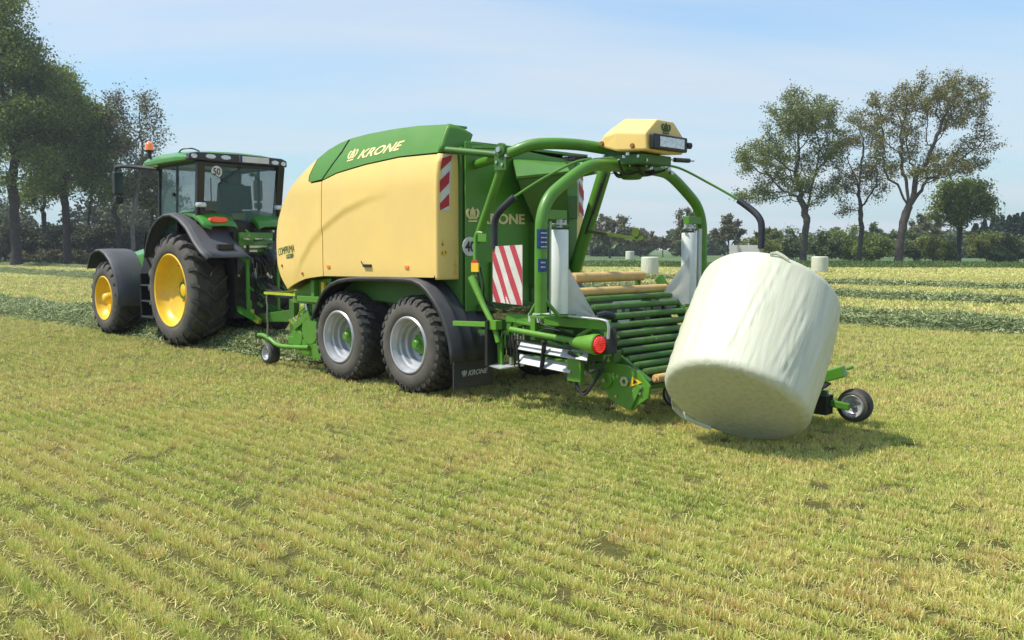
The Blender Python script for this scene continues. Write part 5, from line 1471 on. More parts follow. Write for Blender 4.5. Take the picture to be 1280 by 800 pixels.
def grid_plane(name, x0, x1, y0, y1, nx, ny, z, m, zf=None):
    xs = np.linspace(x0, x1, nx); ys = np.linspace(y0, y1, ny)
    X, Y = np.meshgrid(xs, ys, indexing='ij')
    Z = np.full_like(X, z) if zf is None else zf(X, Y)
    V = np.stack([X, Y, Z], -1).reshape(-1, 3)
    i = np.arange(nx-1)[:, None]*ny+np.arange(ny-1)[None, :]
    Fa = np.stack([i, i+ny, i+ny+1, i+1], -1).reshape(-1, 4)
    return simple_mesh(name, V, Fa, m)
g = grid_plane('ground', -3000, 3000, -300, 4000, 2, 2, 0.0, gm); tag(g, kind='structure')

def edge_y(x):   # far edge of the mown field
    return np.interp(x, [-400, -60, -20, 10, 40, 90, 400], [110, 106, 98, 90, 86, 80, 70])
rng = np.random.RandomState(12)
def field_noise(x, y, sc, seed):
    """cheap smooth value noise"""
    r = np.random.RandomState(seed).rand(64, 64)
    xx = x/sc; yy = y/sc
    i = np.floor(xx).astype(int); j = np.floor(yy).astype(int); fx = xx-i; fy = yy-j
    fx = fx*fx*(3-2*fx); fy = fy*fy*(3-2*fy)
    a = r[i % 64, j % 64]; b = r[(i+1) % 64, j % 64]; c = r[i % 64, (j+1) % 64]; d = r[(i+1) % 64, (j+1) % 64]
    return (a*(1-fx)+b*fx)*(1-fy)+(c*(1-fx)+d*fx)*fy
fx_, fy_ = F.x, F.y; rx_, ry_ = RT.x, RT.y
def to_st(x, y): return ((x-O.x)*fx_+(y-O.y)*fy_, (x-O.x)*rx_+(y-O.y)*ry_)

def blades(name, n_tufts, ymin, ymax, per, h, w, spread, m, power=1.0, lean=0.5, seed=1, row=0.125, rowamt=0.6, dry=0.5):
    rs = np.random.RandomState(seed)
    # more tufts close to the camera; the strip is as wide as the view plus a margin
    u = rs.rand(n_tufts)
    if power == 0: Y = ymin*(ymax/ymin)**u
    else: Y = (ymin**power+(ymax**power-ymin**power)*u)**(1/power)
    X = (rs.rand(n_tufts)*2-1)*(0.66*Y+1.8)
    ok = Y < edge_y(X)-0.3; X = X[ok]; Y = Y[ok]; n_tufts = len(X)
    s, t = to_st(X, Y)
    # pull tufts onto the drill rows
    tr0 = np.round(t/row)*row
    t2 = t+(tr0-t)*rowamt*(rs.rand(n_tufts)**0.35)
    dt = t2-t
    X = X+rx_*dt; Y = Y+ry_*dt
    patch = field_noise(X+50, Y+50, 0.8, 3)*0.5+field_noise(X+50, Y+50, 0.25, 4)*0.5
    cut = field_noise(X+30, Y+80, 0.13, 9)
    keep = (cut > 0.20)
    X = X[keep]; Y = Y[keep]; patch = patch[keep]; cut = cut[keep]; n = len(X)
    hh = h*(0.65+0.7*rs.rand(n))*(0.7+0.55*patch)
    K = n*per
    ox = rs.randn(K)*spread; oy = rs.randn(K)*spread
    bx = np.repeat(X, per)+ox; by = np.repeat(Y, per)+oy
    bh = np.repeat(hh, per)*(0.6+0.6*rs.rand(K))
    az = np.arctan2(oy, ox)+rs.randn(K)*0.7
    ln = np.abs(rs.randn(K))*lean*bh+np.hypot(ox, oy)*0.6
    tx = bx+np.cos(az)*ln; ty = by+np.sin(az)*ln
    fa = rs.rand(K)*2*np.pi
    ww = w*(0.6+0.8*rs.rand(K))
    dx = np.cos(fa)*ww; dy_ = np.sin(fa)*ww
    z0 = np.full(K, -0.005)
    A = np.stack([bx-dx, by-dy_, z0], -1); B = np.stack([bx+dx, by+dy_, z0], -1)
    C_ = np.stack([tx+dx*0.45, ty+dy_*0.45, bh], -1); D = np.stack([tx-dx*0.45, ty-dy_*0.45, bh*(0.9+0.1*rs.rand(K))], -1)
    V = np.stack([A, B, C_, D], 1).reshape(-1, 3)
    Fa = np.arange(4*K).reshape(K, 4)
    tone = np.clip(0.60+0.24*rs.randn(K)+np.repeat((patch-0.5)*dry, per)+np.repeat(rs.randn(n)*0.15, per), 0, 1)
    o = simple_mesh(name, V, Fa, m, attr=tone)
    tag(o, 'short yellow green stubble of the mown grass field', 'grass', kind='stuff')
    return o
STUB = ramp_mat('stubble_blades', [(0.0, (0.18, 0.32, 0.05)), (0.22, (0.42, 0.54, 0.09)), (0.5, (0.70, 0.71, 0.19)), (0.75, (0.86, 0.80, 0.30)), (0.94, (0.84, 0.70, 0.33)), (1.0, (0.58, 0.36, 0.15))], 0.5, 0.25, noise=(1.3, 0.10))
stub_objs = []
near = blades('stubble', 60000, 3.2, 9.5, 13, 0.041, 0.0018, 0.011, STUB, 1.2, 0.22, 1, row=0.17, rowamt=0.90)
under = blades('stubble', 60000, 3.2, 12, 4, 0.018, 0.0022, 0.03, STUB, 1.1, 1.6, 6, row=0.14, rowamt=0.0)
mid = blades('stubble', 90000, 9.0, 24.0, 8, 0.043, 0.0032, 0.014, STUB, 1.0, 0.22, 2, row=0.17, rowamt=0.90)
farb = blades('stubble', 36000, 23.0, 60.0, 7, 0.065, 0.012, 0.06, STUB, 1.0, 0.4, 3, rowamt=0.3)
vfar = blades('stubble', 26000, 58.0, 100.0, 6, 0.07, 0.03, 0.15, STUB, 1.0, 0.4, 4, rowamt=0.3)
keepf = None
# cut straws lying loose
def litter(n, ymin, ymax, seed, m):
    rs = np.random.RandomState(seed)
    Y = ymin*(ymax/ymin)**rs.rand(n); X = (rs.rand(n)*2-1)*(0.66*Y+1.8)
    az = rs.rand(n)*2*np.pi; l = 0.02+0.04*rs.rand(n); w = 0.0012+0.0008*rs.rand(n)
    z = 0.012+0.04*rs.rand(n); dz = (rs.rand(n)-0.5)*0.035
    dx = np.cos(az)*l/2; dy = np.sin(az)*l/2; px = -np.sin(az)*w; py = np.cos(az)*w
    V = np.stack([np.stack([X-dx-px, Y-dy-py, z-dz], -1), np.stack([X+dx-px, Y+dy-py, z+dz], -1), np.stack([X+dx+px, Y+dy+py, z+dz+0.001], -1), np.stack([X-dx+px, Y-dy+py, z-dz+0.001], -1)], 1).reshape(-1, 3)
    o = simple_mesh('loose_straw', V, np.arange(4*n).reshape(n, 4), m, attr=0.55+0.4*rs.rand(n))
    tag(o, 'loose cut straws lying on the stubble', 'straw', kind='stuff')
litter(7000, 3.2, 16, 5, STUB)

# =================================================================== WINDROWS
WR = ramp_mat('windrow_grass', [(0.0, (0.07, 0.10, 0.035)), (0.35, (0.19, 0.25, 0.09)), (0.7, (0.40, 0.46, 0.20)), (1.0, (0.68, 0.68, 0.40))], 0.7, 0.15, noise=(1.6, 0.12))
def pinch(s, tc_): return np.interp(s, [3, 10.5, 13.5], [0.58, 0.62, 1.0]) if tc_ < 2 else 1.0+0*s
def windrow(tc_, half, h, s0, s1, n, label, seed, ws=1.0, fade=None):
    rs = np.random.RandomState(seed)
    L_ = s1-s0
    ns = int(L_/0.35)+2; nt = 15
    S = np.linspace(s0, s1, ns); Tt = np.linspace(-1, 1, nt)
    SS, TT_ = np.meshgrid(S, Tt, indexing='ij')
    wob = 0.25*(field_noise(SS+500, SS*0+5, 3.0, seed)-0.5)*2
    hw = half*(0.85+0.4*field_noise(SS+500, SS*0+9, 1.8, seed+1))*pinch(SS, tc_)
    hh = h*(0.65+0.7*field_noise(SS+500, TT_*2+9, 0.9, seed+2))
    endf = np.clip((SS-s0)/0.8, 0, 1)
    Z = hh*np.clip(1-TT_**2, 0, 1)**0.7*endf-0.02
    P = tc_+wob+TT_*hw*0.88
    X = O.x+fx_*SS+rx_*P; Y = O.y+fy_*SS+ry_*P
    V = np.stack([X, Y, Z], -1).reshape(-1, 3)
    i = np.arange(ns-1)[:, None]*nt+np.arange(nt-1)[None, :]
    Fa = np.stack([i, i+nt, i+nt+1, i+1], -1).reshape(-1, 4)
    # strands
    si = rs.rand(n); si = si if fade is None else si**fade
    s = s0+L_*si; tt = rs.uniform(-1.12, 1.12, n)
    wob = 0.25*(field_noise(s+500, s*0+5, 3.0, seed)-0.5)*2; hw = half*(0.85+0.4*field_noise(s+500, s*0+9, 1.8, seed+1))*pinch(s, tc_)
    hh = h*(0.65+0.7*field_noise(s+500, tt*2+9, 0.9, seed+2))
    z = hh*np.clip(1-tt**2, 0, 1)**0.7*np.clip((s-s0)/0.8, 0, 1)+rs.rand(n)*0.06
    p = tc_+wob+tt*hw
    x = O.x+fx_*s+rx_*p; y = O.y+fy_*s+ry_*p
    az = rs.rand(n)*2*np.pi; l = (0.06+0.12*rs.rand(n))*ws; w = (0.004+0.004*rs.rand(n))*ws**1.5; el = rs.randn(n)*0.5
    dx = np.cos(az)*l/2*np.cos(el); dy = np.sin(az)*l/2*np.cos(el); dz = np.sin(el)*l/2
    px = -np.sin(az)*w; py = np.cos(az)*w
    Vb = np.stack([np.stack([x-dx-px, y-dy-py, z-dz+0.0*w], -1), np.stack([x+dx-px, y+dy-py, z+dz], -1), np.stack([x+dx+px, y+dy+py, z+dz+w], -1), np.stack([x-dx+px, y-dy+py, z-dz+w], -1)], 1).reshape(-1, 3)
    Fb = np.arange(4*n).reshape(n, 4)+len(V)
    tone = np.concatenate([np.full(len(Fa), 0.02), np.clip(0.45+0.28*rs.randn(n), 0, 1)])
    o = simple_mesh('windrow', np.concatenate([V, Vb]), np.concatenate([Fa, Fb]), WR, attr=tone)
    tag(o, label, 'windrow', 'windrows of cut grass')
windrow(1.45, 1.05, 0.30, 3.0, 105, 170000, 'green windrow running under the tractor towards the baler', 31, 0.9, 2.3)
windrow(14.6, 1.05, 0.26, -22, 110, 170000, 'nearest and broadest green windrow to the right of the machines', 32, 1.0, 1.3)
windrow(25.5, 0.9, 0.20, -30, 110, 90000, 'middle green windrow between the broad one and the far one', 33, 1.3)
windrow(37.3, 0.85, 0.18, -40, 110, 70000, 'far thin green windrow before the right hand trees', 34, 1.5)

# =================================================================== VERGE
VG = ramp_mat('verge_grass', [(0.0, (0.07, 0.12, 0.03)), (0.5, (0.14, 0.22, 0.05)), (1.0, (0.28, 0.35, 0.11))], 0.8, 0.2)
gv = bpy.data.materials.new('meadow_ground'); gv.use_nodes = True
bb = gv.node_tree.nodes['Principled BSDF']; bb.inputs['Roughness'].default_value = 0.95
g2 = gv.node_tree.nodes.new('ShaderNodeTexNoise'); g2.inputs['Scale'].default_value = 0.15; g2.inputs['Detail'].default_value = 6
gg = gv.node_tree.nodes.new('ShaderNodeNewGeometry'); gv.node_tree.links.new(gg.outputs['Position'], g2.inputs['Vector'])
gr_ = gv.node_tree.nodes.new('ShaderNodeValToRGB'); gr_.color_ramp.elements[0].position = 0.35; gr_.color_ramp.elements[0].color = (0.045, 0.09, 0.02, 1)
gr_.color_ramp.elements[1].position = 0.65; gr_.color_ramp.elements[1].color = (0.12, 0.19, 0.05, 1)
gv.node_tree.links.new(g2.outputs['Fac'], gr_.inputs[0]); gv.node_tree.links.new(gr_.outputs[0], bb.inputs['Base Color'])
xs = np.linspace(-400, 400, 161); n = len(xs)
Y0 = edge_y(xs)
V = np.concatenate([np.stack([xs, Y0, np.full(n, 0.004)], -1), np.stack([xs, Y0+2, np.full(n, 0.25)], -1), np.stack([xs, Y0+25, np.full(n, 0.3)], -1), np.stack([xs*2.5, np.full(n, 900.), np.full(n, 0.3)], -1)])
i = np.arange(n-1); Fa = np.concatenate([np.stack([i+k*n, i+1+k*n, i+1+(k+1)*n, i+(k+1)*n], -1) for k in range(3)])
vg = simple_mesh('meadow', V, Fa, gv); tag(vg, kind='structure')
rs = np.random.RandomState(6); n = 60000
x = (rs.rand(n)*2-1)*85; y = edge_y(x)+rs.rand(n)**1.5*9-0.3
h = 0.10+0.32*rs.rand(n)*field_noise(x+200, y, 4, 3)*1.4; w = 0.05+0.05*rs.rand(n); az = rs.rand(n)*6.28
z0 = np.interp(y-edge_y(x), [0, 2], [0.0, 0.25])
V = np.stack([np.stack([x-w, y, z0], -1), np.stack([x+w, y, z0], -1), np.stack([x+np.cos(az)*0.15, y+np.sin(az)*0.15, z0+h], -1)], 1).reshape(-1, 3)
o = simple_mesh('verge_grass', V, np.arange(3*n).reshape(n, 3), VG, attr=rs.rand(n)); tag(o, 'rough dark green grass along the far field edge', 'grass', kind='stuff')

# =================================================================== TREES
BARK = mat('tree_bark', (0.085, 0.07, 0.052), 0.95, var=0.25, vscale=3)
BARKD = mat('dark_bark', (0.05, 0.042, 0.033), 0.95, var=0.25, vscale=3)
BARKL = mat('pale_bark', (0.17, 0.15, 0.12), 0.95, var=0.2, vscale=3)
LEAF_OAK = ramp_mat('young_oak_leaves', [(0.0, (0.08, 0.11, 0.02)), (0.45, (0.18, 0.22, 0.045)), (0.8, (0.28, 0.30, 0.08)), (1.0, (0.38, 0.36, 0.14))], 0.6, 0.35)
LEAF_BROWN = ramp_mat('bronze_oak_leaves', [(0.0, (0.09, 0.10, 0.02)), (0.45, (0.19, 0.19, 0.045)), (0.8, (0.28, 0.25, 0.08)), (1.0, (0.36, 0.29, 0.13))], 0.6, 0.3)
LEAF_DARK = ramp_mat('dark_green_leaves', [(0.0, (0.10, 0.14, 0.025)), (0.5, (0.21, 0.275, 0.055)), (1.0, (0.35, 0.41, 0.11))], 0.6, 0.45)
LEAF_FAR = ramp_mat('dull_green_leaves', [(0.0, (0.07, 0.10, 0.035)), (0.5, (0.13, 0.17, 0.06)), (1.0, (0.21, 0.25, 0.10))], 0.7, 0.2)
LEAF_BARE = ramp_mat('sparse_buds', [(0.0, (0.10, 0.10, 0.04)), (0.5, (0.17, 0.16, 0.07)), (1.0, (0.24, 0.22, 0.12))], 0.7, 0.2)
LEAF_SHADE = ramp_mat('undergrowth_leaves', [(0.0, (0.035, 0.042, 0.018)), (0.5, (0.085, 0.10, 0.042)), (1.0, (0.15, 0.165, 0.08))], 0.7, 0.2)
LEAF_PINE = ramp_mat('conifer_needles', [(0.0, (0.010, 0.028, 0.010)), (0.5, (0.022, 0.050, 0.018)), (1.0, (0.045, 0.085, 0.03))], 0.7, 0.1)

def grow(seed, H, clear, crowns, n_att, D, lean=(0, 0), fork=None, kill=2.2, infl=9.0, iters=90, gap=-0.25):
    """space colonisation: crowns = list of ellipsoids (cx, cy, cz, rx, ry, rz), heights in metres"""
    rs = np.random.RandomState(seed)
    A = []
    tot = sum(c[3]*c[4]*c[5] for c in crowns)
    for c in crowns:
        k = int(n_att*c[3]*c[4]*c[5]/tot)
        p = rs.randn(k, 3); p /= np.linalg.norm(p, axis=1)[:, None]
        p *= (rs.rand(k)**0.42)[:, None]
        A.append(p*np.array(c[3:6])+np.array(c[0:3]))
    A = np.concatenate(A); A = A[A[:, 2] > clear*0.9]
    f1 = 5.2/H; ph = rs.rand(6)*6.28     # gaps between the leaf masses, wider than they are high
    g_ = np.sin(A[:, 0]*f1*2.1+ph[0]+1.3*np.sin(A[:, 2]*f1*2.5+ph[1]))*np.sin(A[:, 1]*f1*2.2+ph[2]) + 0.9*np.sin(A[:, 2]*f1*4.6+ph[3]+1.4*np.sin(A[:, 0]*f1*2.6+ph[4]))
    A = A[g_ > gap]
    nodes = [np.array([0, 0, 0.])]; par = [-1]
    nt = max(2, int(clear/D))
    wob = rs.randn(nt, 2)*0.06*D
    for i in range(nt):
        z = (i+1)*D; u = z/clear
        nodes.append(np.array([lean[0]*u*u, lean[1]*u*u, z])+np.array([wob[i, 0], wob[i, 1], 0])); par.append(len(nodes)-2)
    if fork:
        base = len(nodes)-1
        for (fx2, fy2, fz2, m_) in fork:
            prev = base; d = np.array([fx2, fy2, fz2]); d /= np.linalg.norm(d)
            p = nodes[base]
            for q in range(m_):
                d = d+rs.randn(3)*0.10; d[2] += 0.06; d /= np.linalg.norm(d)
                p = p+d*D; nodes.append(p); par.append(prev); prev = len(nodes)-1
    NP = np.array(nodes); PP = list(par)
    alive = np.ones(len(A), bool)
    d2 = ((A[:, None, :]-NP[None, :, :])**2).sum(-1); bi = d2.argmin(1); bd = d2[np.arange(len(A)), bi]
    alive = bd > kill**2
    for it in range(iters):
        if not alive.any() or len(NP) > 9000: break
        near = alive & (bd < infl**2)
        if not near.any(): infl *= 1.5; continue
        v = A[near]-NP[bi[near]]; v /= (np.linalg.norm(v, axis=1)[:, None]+1e-6)
        acc = np.zeros_like(NP)
        np.add.at(acc, bi[near], v)
        idx = np.unique(bi[near])
        nd = acc[idx]; nl = np.linalg.norm(nd, axis=1)[:, None]+1e-6
        nd = nd/nl+rs.randn(len(idx), 3)*0.26; nd /= np.linalg.norm(nd, axis=1)[:, None]
        new = NP[idx]+nd*D; o_ = len(NP)
        NP = np.concatenate([NP, new]); PP += idx.tolist()
        dn = ((A[:, None, :]-new[None, :, :])**2).sum(-1); j = dn.argmin(1); dj = dn[np.arange(len(A)), j]
        up_ = dj < bd; bd = np.where(up_, dj, bd); bi = np.where(up_, j+o_, bi)
        alive &= bd > kill**2
    return NP, np.array(PP)

def tree(name, x, y, H, label, cat='tree', group=None, seed=1, clear=None, crowns=None, n_att=500, D=0.7, lean=(0, 0), fork=None, tr_r=0.4, leaf=LEAF_OAK, bark=BARK,
         n_leaf=16000, leaf_size=0.22, leaf_spread=0.55, kill=1.7, twigs=3, twig_len=0.9, z0=0.0, rmin=0.022, infl=9.0, gap=-0.25):
    rs = np.random.RandomState(seed+100)
    NP, PP = grow(seed, H, clear, crowns, n_att, D, lean, fork, kill, infl, gap=gap)
    n = len(NP)
    acc = np.zeros(n); deg = np.zeros(n, int)
    for i in range(1, n): deg[PP[i]] += 1
    tipn = np.zeros(n); tipn[deg == 0] = 1
    for i in range(n-1, 0, -1): tipn[PP[i]] += tipn[i]
    expo = math.log(max(tipn[0], 2))/math.log(tr_r/rmin)
    r = rmin*tipn**(1/expo)
    r[0] *= 1.35
    # segments
    i = np.arange(1, n); a = NP[PP[i]]; b = NP[i]; ra = np.minimum(r[PP[i]], r[i]*1.22); ra[PP[i] == 0] = r[0]; rb = r[i]
    tips = np.nonzero((deg == 0) | (r < rmin*2.2))[0]
    if twigs:
        tp = np.repeat(tips, twigs); k = len(tp)
        d = rs.randn(k, 3); d[:, 2] = np.abs(d[:, 2])*0.5; par_d = NP[tp]-NP[PP[tp]]; par_d /= np.linalg.norm(par_d, axis=1)[:, None]+1e-6
        d /= np.linalg.norm(d, axis=1)[:, None]; d = d*0.8+par_d*0.8; d /= np.linalg.norm(d, axis=1)[:, None]
        ln = twig_len*(0.5+rs.rand(k))
        ta = NP[tp]; tb = ta+d*ln[:, None]
        a = np.concatenate([a, ta]); b = np.concatenate([b, tb]); ra = np.concatenate([ra, np.full(k, rmin*0.7)]); rb = np.concatenate([rb, np.full(k, rmin*0.25)])
    else: tb = NP[tips]
    d = b-a; ln = np.linalg.norm(d, axis=1)[:, None]+1e-9; d = d/ln
    up = np.tile(np.array([0.31, 0.17, 0.93]), (len(a), 1)); xx = np.cross(d, up); xx /= np.linalg.norm(xx, axis=1)[:, None]+1e-9; yy = np.cross(d, xx)
    K = 6
    rings = []
    for (p, rr2) in ((a, ra), (b+d*rb[:, None]*0.3, rb)):
        for q in range(K):
            an = 2*np.pi*q/K
            rings.append(p+xx*(np.cos(an)*rr2)[:, None]+yy*(np.sin(an)*rr2)[:, None])
    V = np.stack(rings, 1).reshape(-1, 3); m = len(a)
    base = (np.arange(m)*2*K)[:, None]
    Fa = np.concatenate([base+np.array([[q, (q+1) % K, (q+1) % K+K, q+K]]) for q in range(K)], 0)
    e = bpy.data.objects.new(name, None); COL.objects.link(e); e.location = (x, y, z0); e.empty_display_size = 1
    tag(e, label, cat, group)
    to = simple_mesh('trunk', V, Fa, bark, smooth=True); to.parent = e
    # leaves around the twigs
    if n_leaf:
        pw = rs.rand(len(tb))**1.3+0.05; c = rs.choice(len(tb), n_leaf, p=pw/pw.sum())
        along = rs.rand(n_leaf)[:, None]
        if twigs: base_ = ta[c]*(1-along)+tb[c]*along
        else: base_ = tb[c]
        p = base_+rs.randn(n_leaf, 3)*leaf_spread*np.array([1, 1, 0.7])
        nrm = rs.randn(n_leaf, 3); nrm[:, 2] += 0.7; nrm /= np.linalg.norm(nrm, axis=1)[:, None]
        u = np.cross(nrm, rs.randn(n_leaf, 3)); u /= np.linalg.norm(u, axis=1)[:, None]+1e-9; v = np.cross(nrm, u)
        s = (leaf_size*(0.5+rs.rand(n_leaf)))[:, None]
        V = np.stack([p-u*s*0.5, p+v*s*0.32+nrm*s*0.1, p+u*s*0.5, p-v*s*0.32-nrm*s*0.05], 1).reshape(-1, 3)
        clump = rs.rand(len(tb))
        tone = np.clip(0.45+0.2*rs.randn(n_leaf)+0.35*(clump[c]-0.5), 0, 1)
        lo = simple_mesh('crown', V, np.arange(4*n_leaf).reshape(n_leaf, 4), leaf, attr=tone); lo.parent = e
    return e
def copy_tree(e, x, y, sc, rot, label, z0=0.0):
    c = e.copy(); COL.objects.link(c); c.location = (x, y, z0); c.scale = (sc, sc, sc); c.rotation_euler = (0, 0, rot); c['label'] = label
    for ch in list(e.children):
        k = ch.copy(); COL.objects.link(k); k.parent = c
    return c
CX = 640.0
def gx(u, y): return (u-640)/1115.0*y     # the bearing of a tree at a given distance

# --- the three big oaks on the right, the slim one between, the small one beside
Y1 = 98.0; k = Y1/1115.0       # metres per photo pixel at that distance
def el(u, v, ru, rv, u0, dep=1.0): return ((u-u0)*k, 0, (330-v)*k, ru*k, min(ru, 70)*k*dep, rv*k)
u0 = 1003
tree('oak_tree', gx(u0, Y1), Y1, 19, 'leafy yellow green oak, leftmost of the big right hand trees behind the bale', group='oaks at the far field edge', seed=3, clear=4.6,
     crowns=[el(1000, 150, 50, 34, u0), el(960, 205, 46, 32, u0), el(1020, 190, 36, 48, u0), el(945, 245, 30, 14, u0), el(1000, 235, 50, 20, u0)], n_att=1500, D=0.5, lean=(0.3, 0), tr_r=0.38, gap=-0.75,
     leaf=LEAF_OAK, n_leaf=30000, leaf_size=0.20, leaf_spread=0.32, kill=0.95, twigs=3, twig_len=0.8, z0=0.2)
u0 = 1073; 
tree('oak_tree', gx(u0, Y1+3), Y1+3, 17, 'slim crooked oak with thin crown standing between the two big oaks', group='oaks at the far field edge', seed=14, clear=4.2,
     crowns=[el(1068, 170, 26, 36, u0), el(1060, 225, 30, 22, u0), el(1085, 215, 24, 40, u0), el(1045, 265, 22, 6, u0)], n_att=560, D=0.5, lean=(0.2, 0), tr_r=0.27, gap=-0.9,
     leaf=LEAF_BROWN, n_leaf=9000, leaf_size=0.19, leaf_spread=0.36, kill=0.95, twigs=3, twig_len=0.8, z0=0.2)
u0 = 1122
tree('oak_tree', gx(u0, Y1-2), Y1-2, 20.5, 'broad bronze oak with open forked limbs, tallest of the right hand trees', group='oaks at the far field edge', seed=8, clear=6.3,
     crowns=[el(1165, 140, 58, 40, u0), el(1110, 160, 42, 44, u0), el(1195, 190, 42, 34, u0), el(1180, 120, 40, 20, u0), el(1145, 215, 60, 18, u0)], n_att=1700, D=0.55, lean=(0.9, 0),
     fork=[(-0.55, 0.1, 1, 5), (0.55, -0.2, 1, 6), (1.0, 0.3, 0.8, 5), (0.1, 0.3, 1, 6)], tr_r=0.44, gap=-0.7,
     leaf=LEAF_BROWN, n_leaf=28000, leaf_size=0.19, leaf_spread=0.32, kill=1.0, twigs=3, twig_len=0.85, z0=0.2)
u0 = 1197
tree('small_tree', gx(u0, Y1+4), Y1+4, 11, 'small dark round tree right of the tallest oak', seed=5, clear=3.2,
     crowns=[el(1200, 245, 36, 28, u0), el(1185, 270, 26, 16, u0), el(1222, 262, 20, 16, u0)], n_att=500, D=0.4, tr_r=0.28, leaf=LEAF_DARK, bark=BARKD, n_leaf=13000, leaf_size=0.28, leaf_spread=0.45, kill=1.1, twigs=2, z0=0.2)
# --- middle distance trees seen through the wrapper
def far_tree(u, v, wpx, Y, label, seed, leaf=LEAF_BARE, name='field_tree', nl=7000, base=318, dens=190, stem=0.3, bark=BARK, ls=0.36):
    kk = Y/1115.0; Hh = (base-v)*kk; ru = wpx/2*kk
    return tree(name, gx(u, Y), Y, Hh, label, seed=seed, clear=Hh*stem, crowns=[(0, 0, Hh*0.64, ru, ru, Hh*0.36), (ru*0.35, 0, Hh*0.5, ru*0.65, ru*0.6, Hh*0.25), (-ru*0.4, 0, Hh*0.5, ru*0.6, ru*0.6, Hh*0.22)],
                n_att=dens, D=Hh*0.035, tr_r=Hh*0.022, leaf=leaf, bark=bark, n_leaf=nl, leaf_size=ls, leaf_spread=Hh*0.03, kill=Hh*0.075, twigs=3, twig_len=Hh*0.055, rmin=0.03, z0=0.3, infl=Hh*0.6)
ft = far_tree(762, 260, 66, 150, 'grey green half bare tree seen through the wrapper arms', 41)
far_tree(857, 256, 34, 155, 'bare tree showing just left of the far wrapping arm', 42, nl=4000)
far_tree(909, 263, 42, 150, 'rounded bare tree under the padded bar beside the oak', 43, nl=6000)
far_tree(962, 278, 44, 135, 'low yellow green tree behind the trunk of the leafy oak', 44, leaf=LEAF_OAK, nl=9000)
far_tree(1050, 282, 50, 135, 'low green tree behind the slim crooked oak', 45, leaf=LEAF_FAR, nl=9000, stem=0.12)
far_tree(1093, 274, 46, 140, 'bushy tree between the slim oak and the tallest oak', 46, leaf=LEAF_FAR, nl=9000, stem=0.12)
far_tree(1155, 262, 50, 145, 'thin bare tree behind the tallest oak on its right', 47, nl=5000)
far_tree(800, 282, 44, 170, 'low bare tree at the end of the far tree line left of the white bale', 48, nl=5000)
far_tree(828, 290, 34, 175, 'lowest bare tree right above the white bale', 49, nl=4000)

# --- bushes: each one leafy mound with short stems
def bush(name, u, Y, w, h, label, seed, leaf=LEAF_FAR, n=5000, ls=0.24, cat='bush', group=None, z0=0.2):
    return tree(name, gx(u, Y), Y, h, label, cat, group, seed=seed, clear=max(0.35, h*0.12), crowns=[(0, 0, h*0.5, w/2, w/2*0.8, h*0.5), (w*0.2, 0, h*0.35, w*0.35, w*0.3, h*0.35)], n_att=110, D=h*0.09,
                tr_r=0.07, leaf=leaf, bark=BARKD, n_leaf=n, leaf_size=ls, leaf_spread=h*0.085, kill=h*0.14, twigs=2, twig_len=h*0.1, z0=z0, infl=h*2)
hb = []
G_ = 'bushes along the right hand hedge'
for i_, (u, Y, w, h, lf, lb) in enumerate([
    (948, 112, 5.5, 3.4, LEAF_OAK, 'yellow green bush showing right above the bale'), (985, 116, 6.0, 4.2, LEAF_FAR, 'bush directly left of the leafy oak trunk'),
    (1028, 110, 5.0, 3.6, LEAF_FAR, 'bush between the leafy oak and the slim oak'), (1055, 112, 5.0, 4.4, LEAF_DARK, 'dark bush beside the foot of the slim oak'),
    (1090, 106, 4.6, 3.4, LEAF_DARK, 'dark bush between the slim oak and the tallest oak'), (1142, 110, 5.0, 4.0, LEAF_FAR, 'bush just right of the tallest oak trunk'),
    (1170, 104, 4.6, 3.6, LEAF_OAK, 'light green bush left of the small dark tree'), (1180, 99, 1.9, 2.4, LEAF_OAK, 'small pale shrub standing alone at the field edge'),
    (1232, 108, 5.5, 3.8, LEAF_OAK, 'light green bush right of the small dark tree'), (1262, 104, 5.0, 3.6, LEAF_FAR, 'dull bush near the right edge of the view'),
    (1250, 96, 2.4, 1.7, LEAF_FAR, 'low bush in front of the right hand hedge')]):
    hb.append(bush('hedge_bush', u, Y, w, h, lb, 60+i_, lf, group=G_))

# =================================================================== LEFT HAND TREES
Y2 = 100.0; k = Y2/1115.0
def el2(u, v, ru, rv, u0, dep=1.0): return ((u-u0)*k, 0, (322-v)*k, ru*k, min(ru, 60)*k*dep, rv*k)
G2 = 'tall dark trees at the left'
u0 = 22
tree('tall_tree', gx(u0, Y2-6), Y2-6, 29, 'tallest dark tree at the left edge of the view', group=G2, seed=71, gap=0.0, clear=6.5,
     crowns=[el2(5, 60, 50, 56, u0), el2(30, 130, 62, 48, u0), el2(0, 190, 60, 40, u0), el2(45, 205, 40, 26, u0)], n_att=1300, D=0.7, tr_r=0.52, leaf=LEAF_DARK, bark=BARKD,
     n_leaf=64000, leaf_size=0.26, leaf_spread=0.75, kill=1.2, twigs=3, twig_len=1.0, z0=0.2)
u0 = 86
tree('tall_tree', gx(u0, Y2), Y2, 24, 'second dark tree from the left edge, with straight bare lower trunk', group=G2, seed=72, gap=0.0, clear=6.5,
     crowns=[el2(70, 120, 44, 44, u0), el2(95, 165, 44, 46, u0), el2(75, 215, 46, 24, u0), el2(115, 150, 26, 26, u0)], n_att=1100, D=0.65, tr_r=0.42, leaf=LEAF_DARK, bark=BARKD,
     n_leaf=48000, leaf_size=0.25, leaf_spread=0.72, kill=1.2, twigs=3, twig_len=1.0, z0=0.2)
u0 = 58
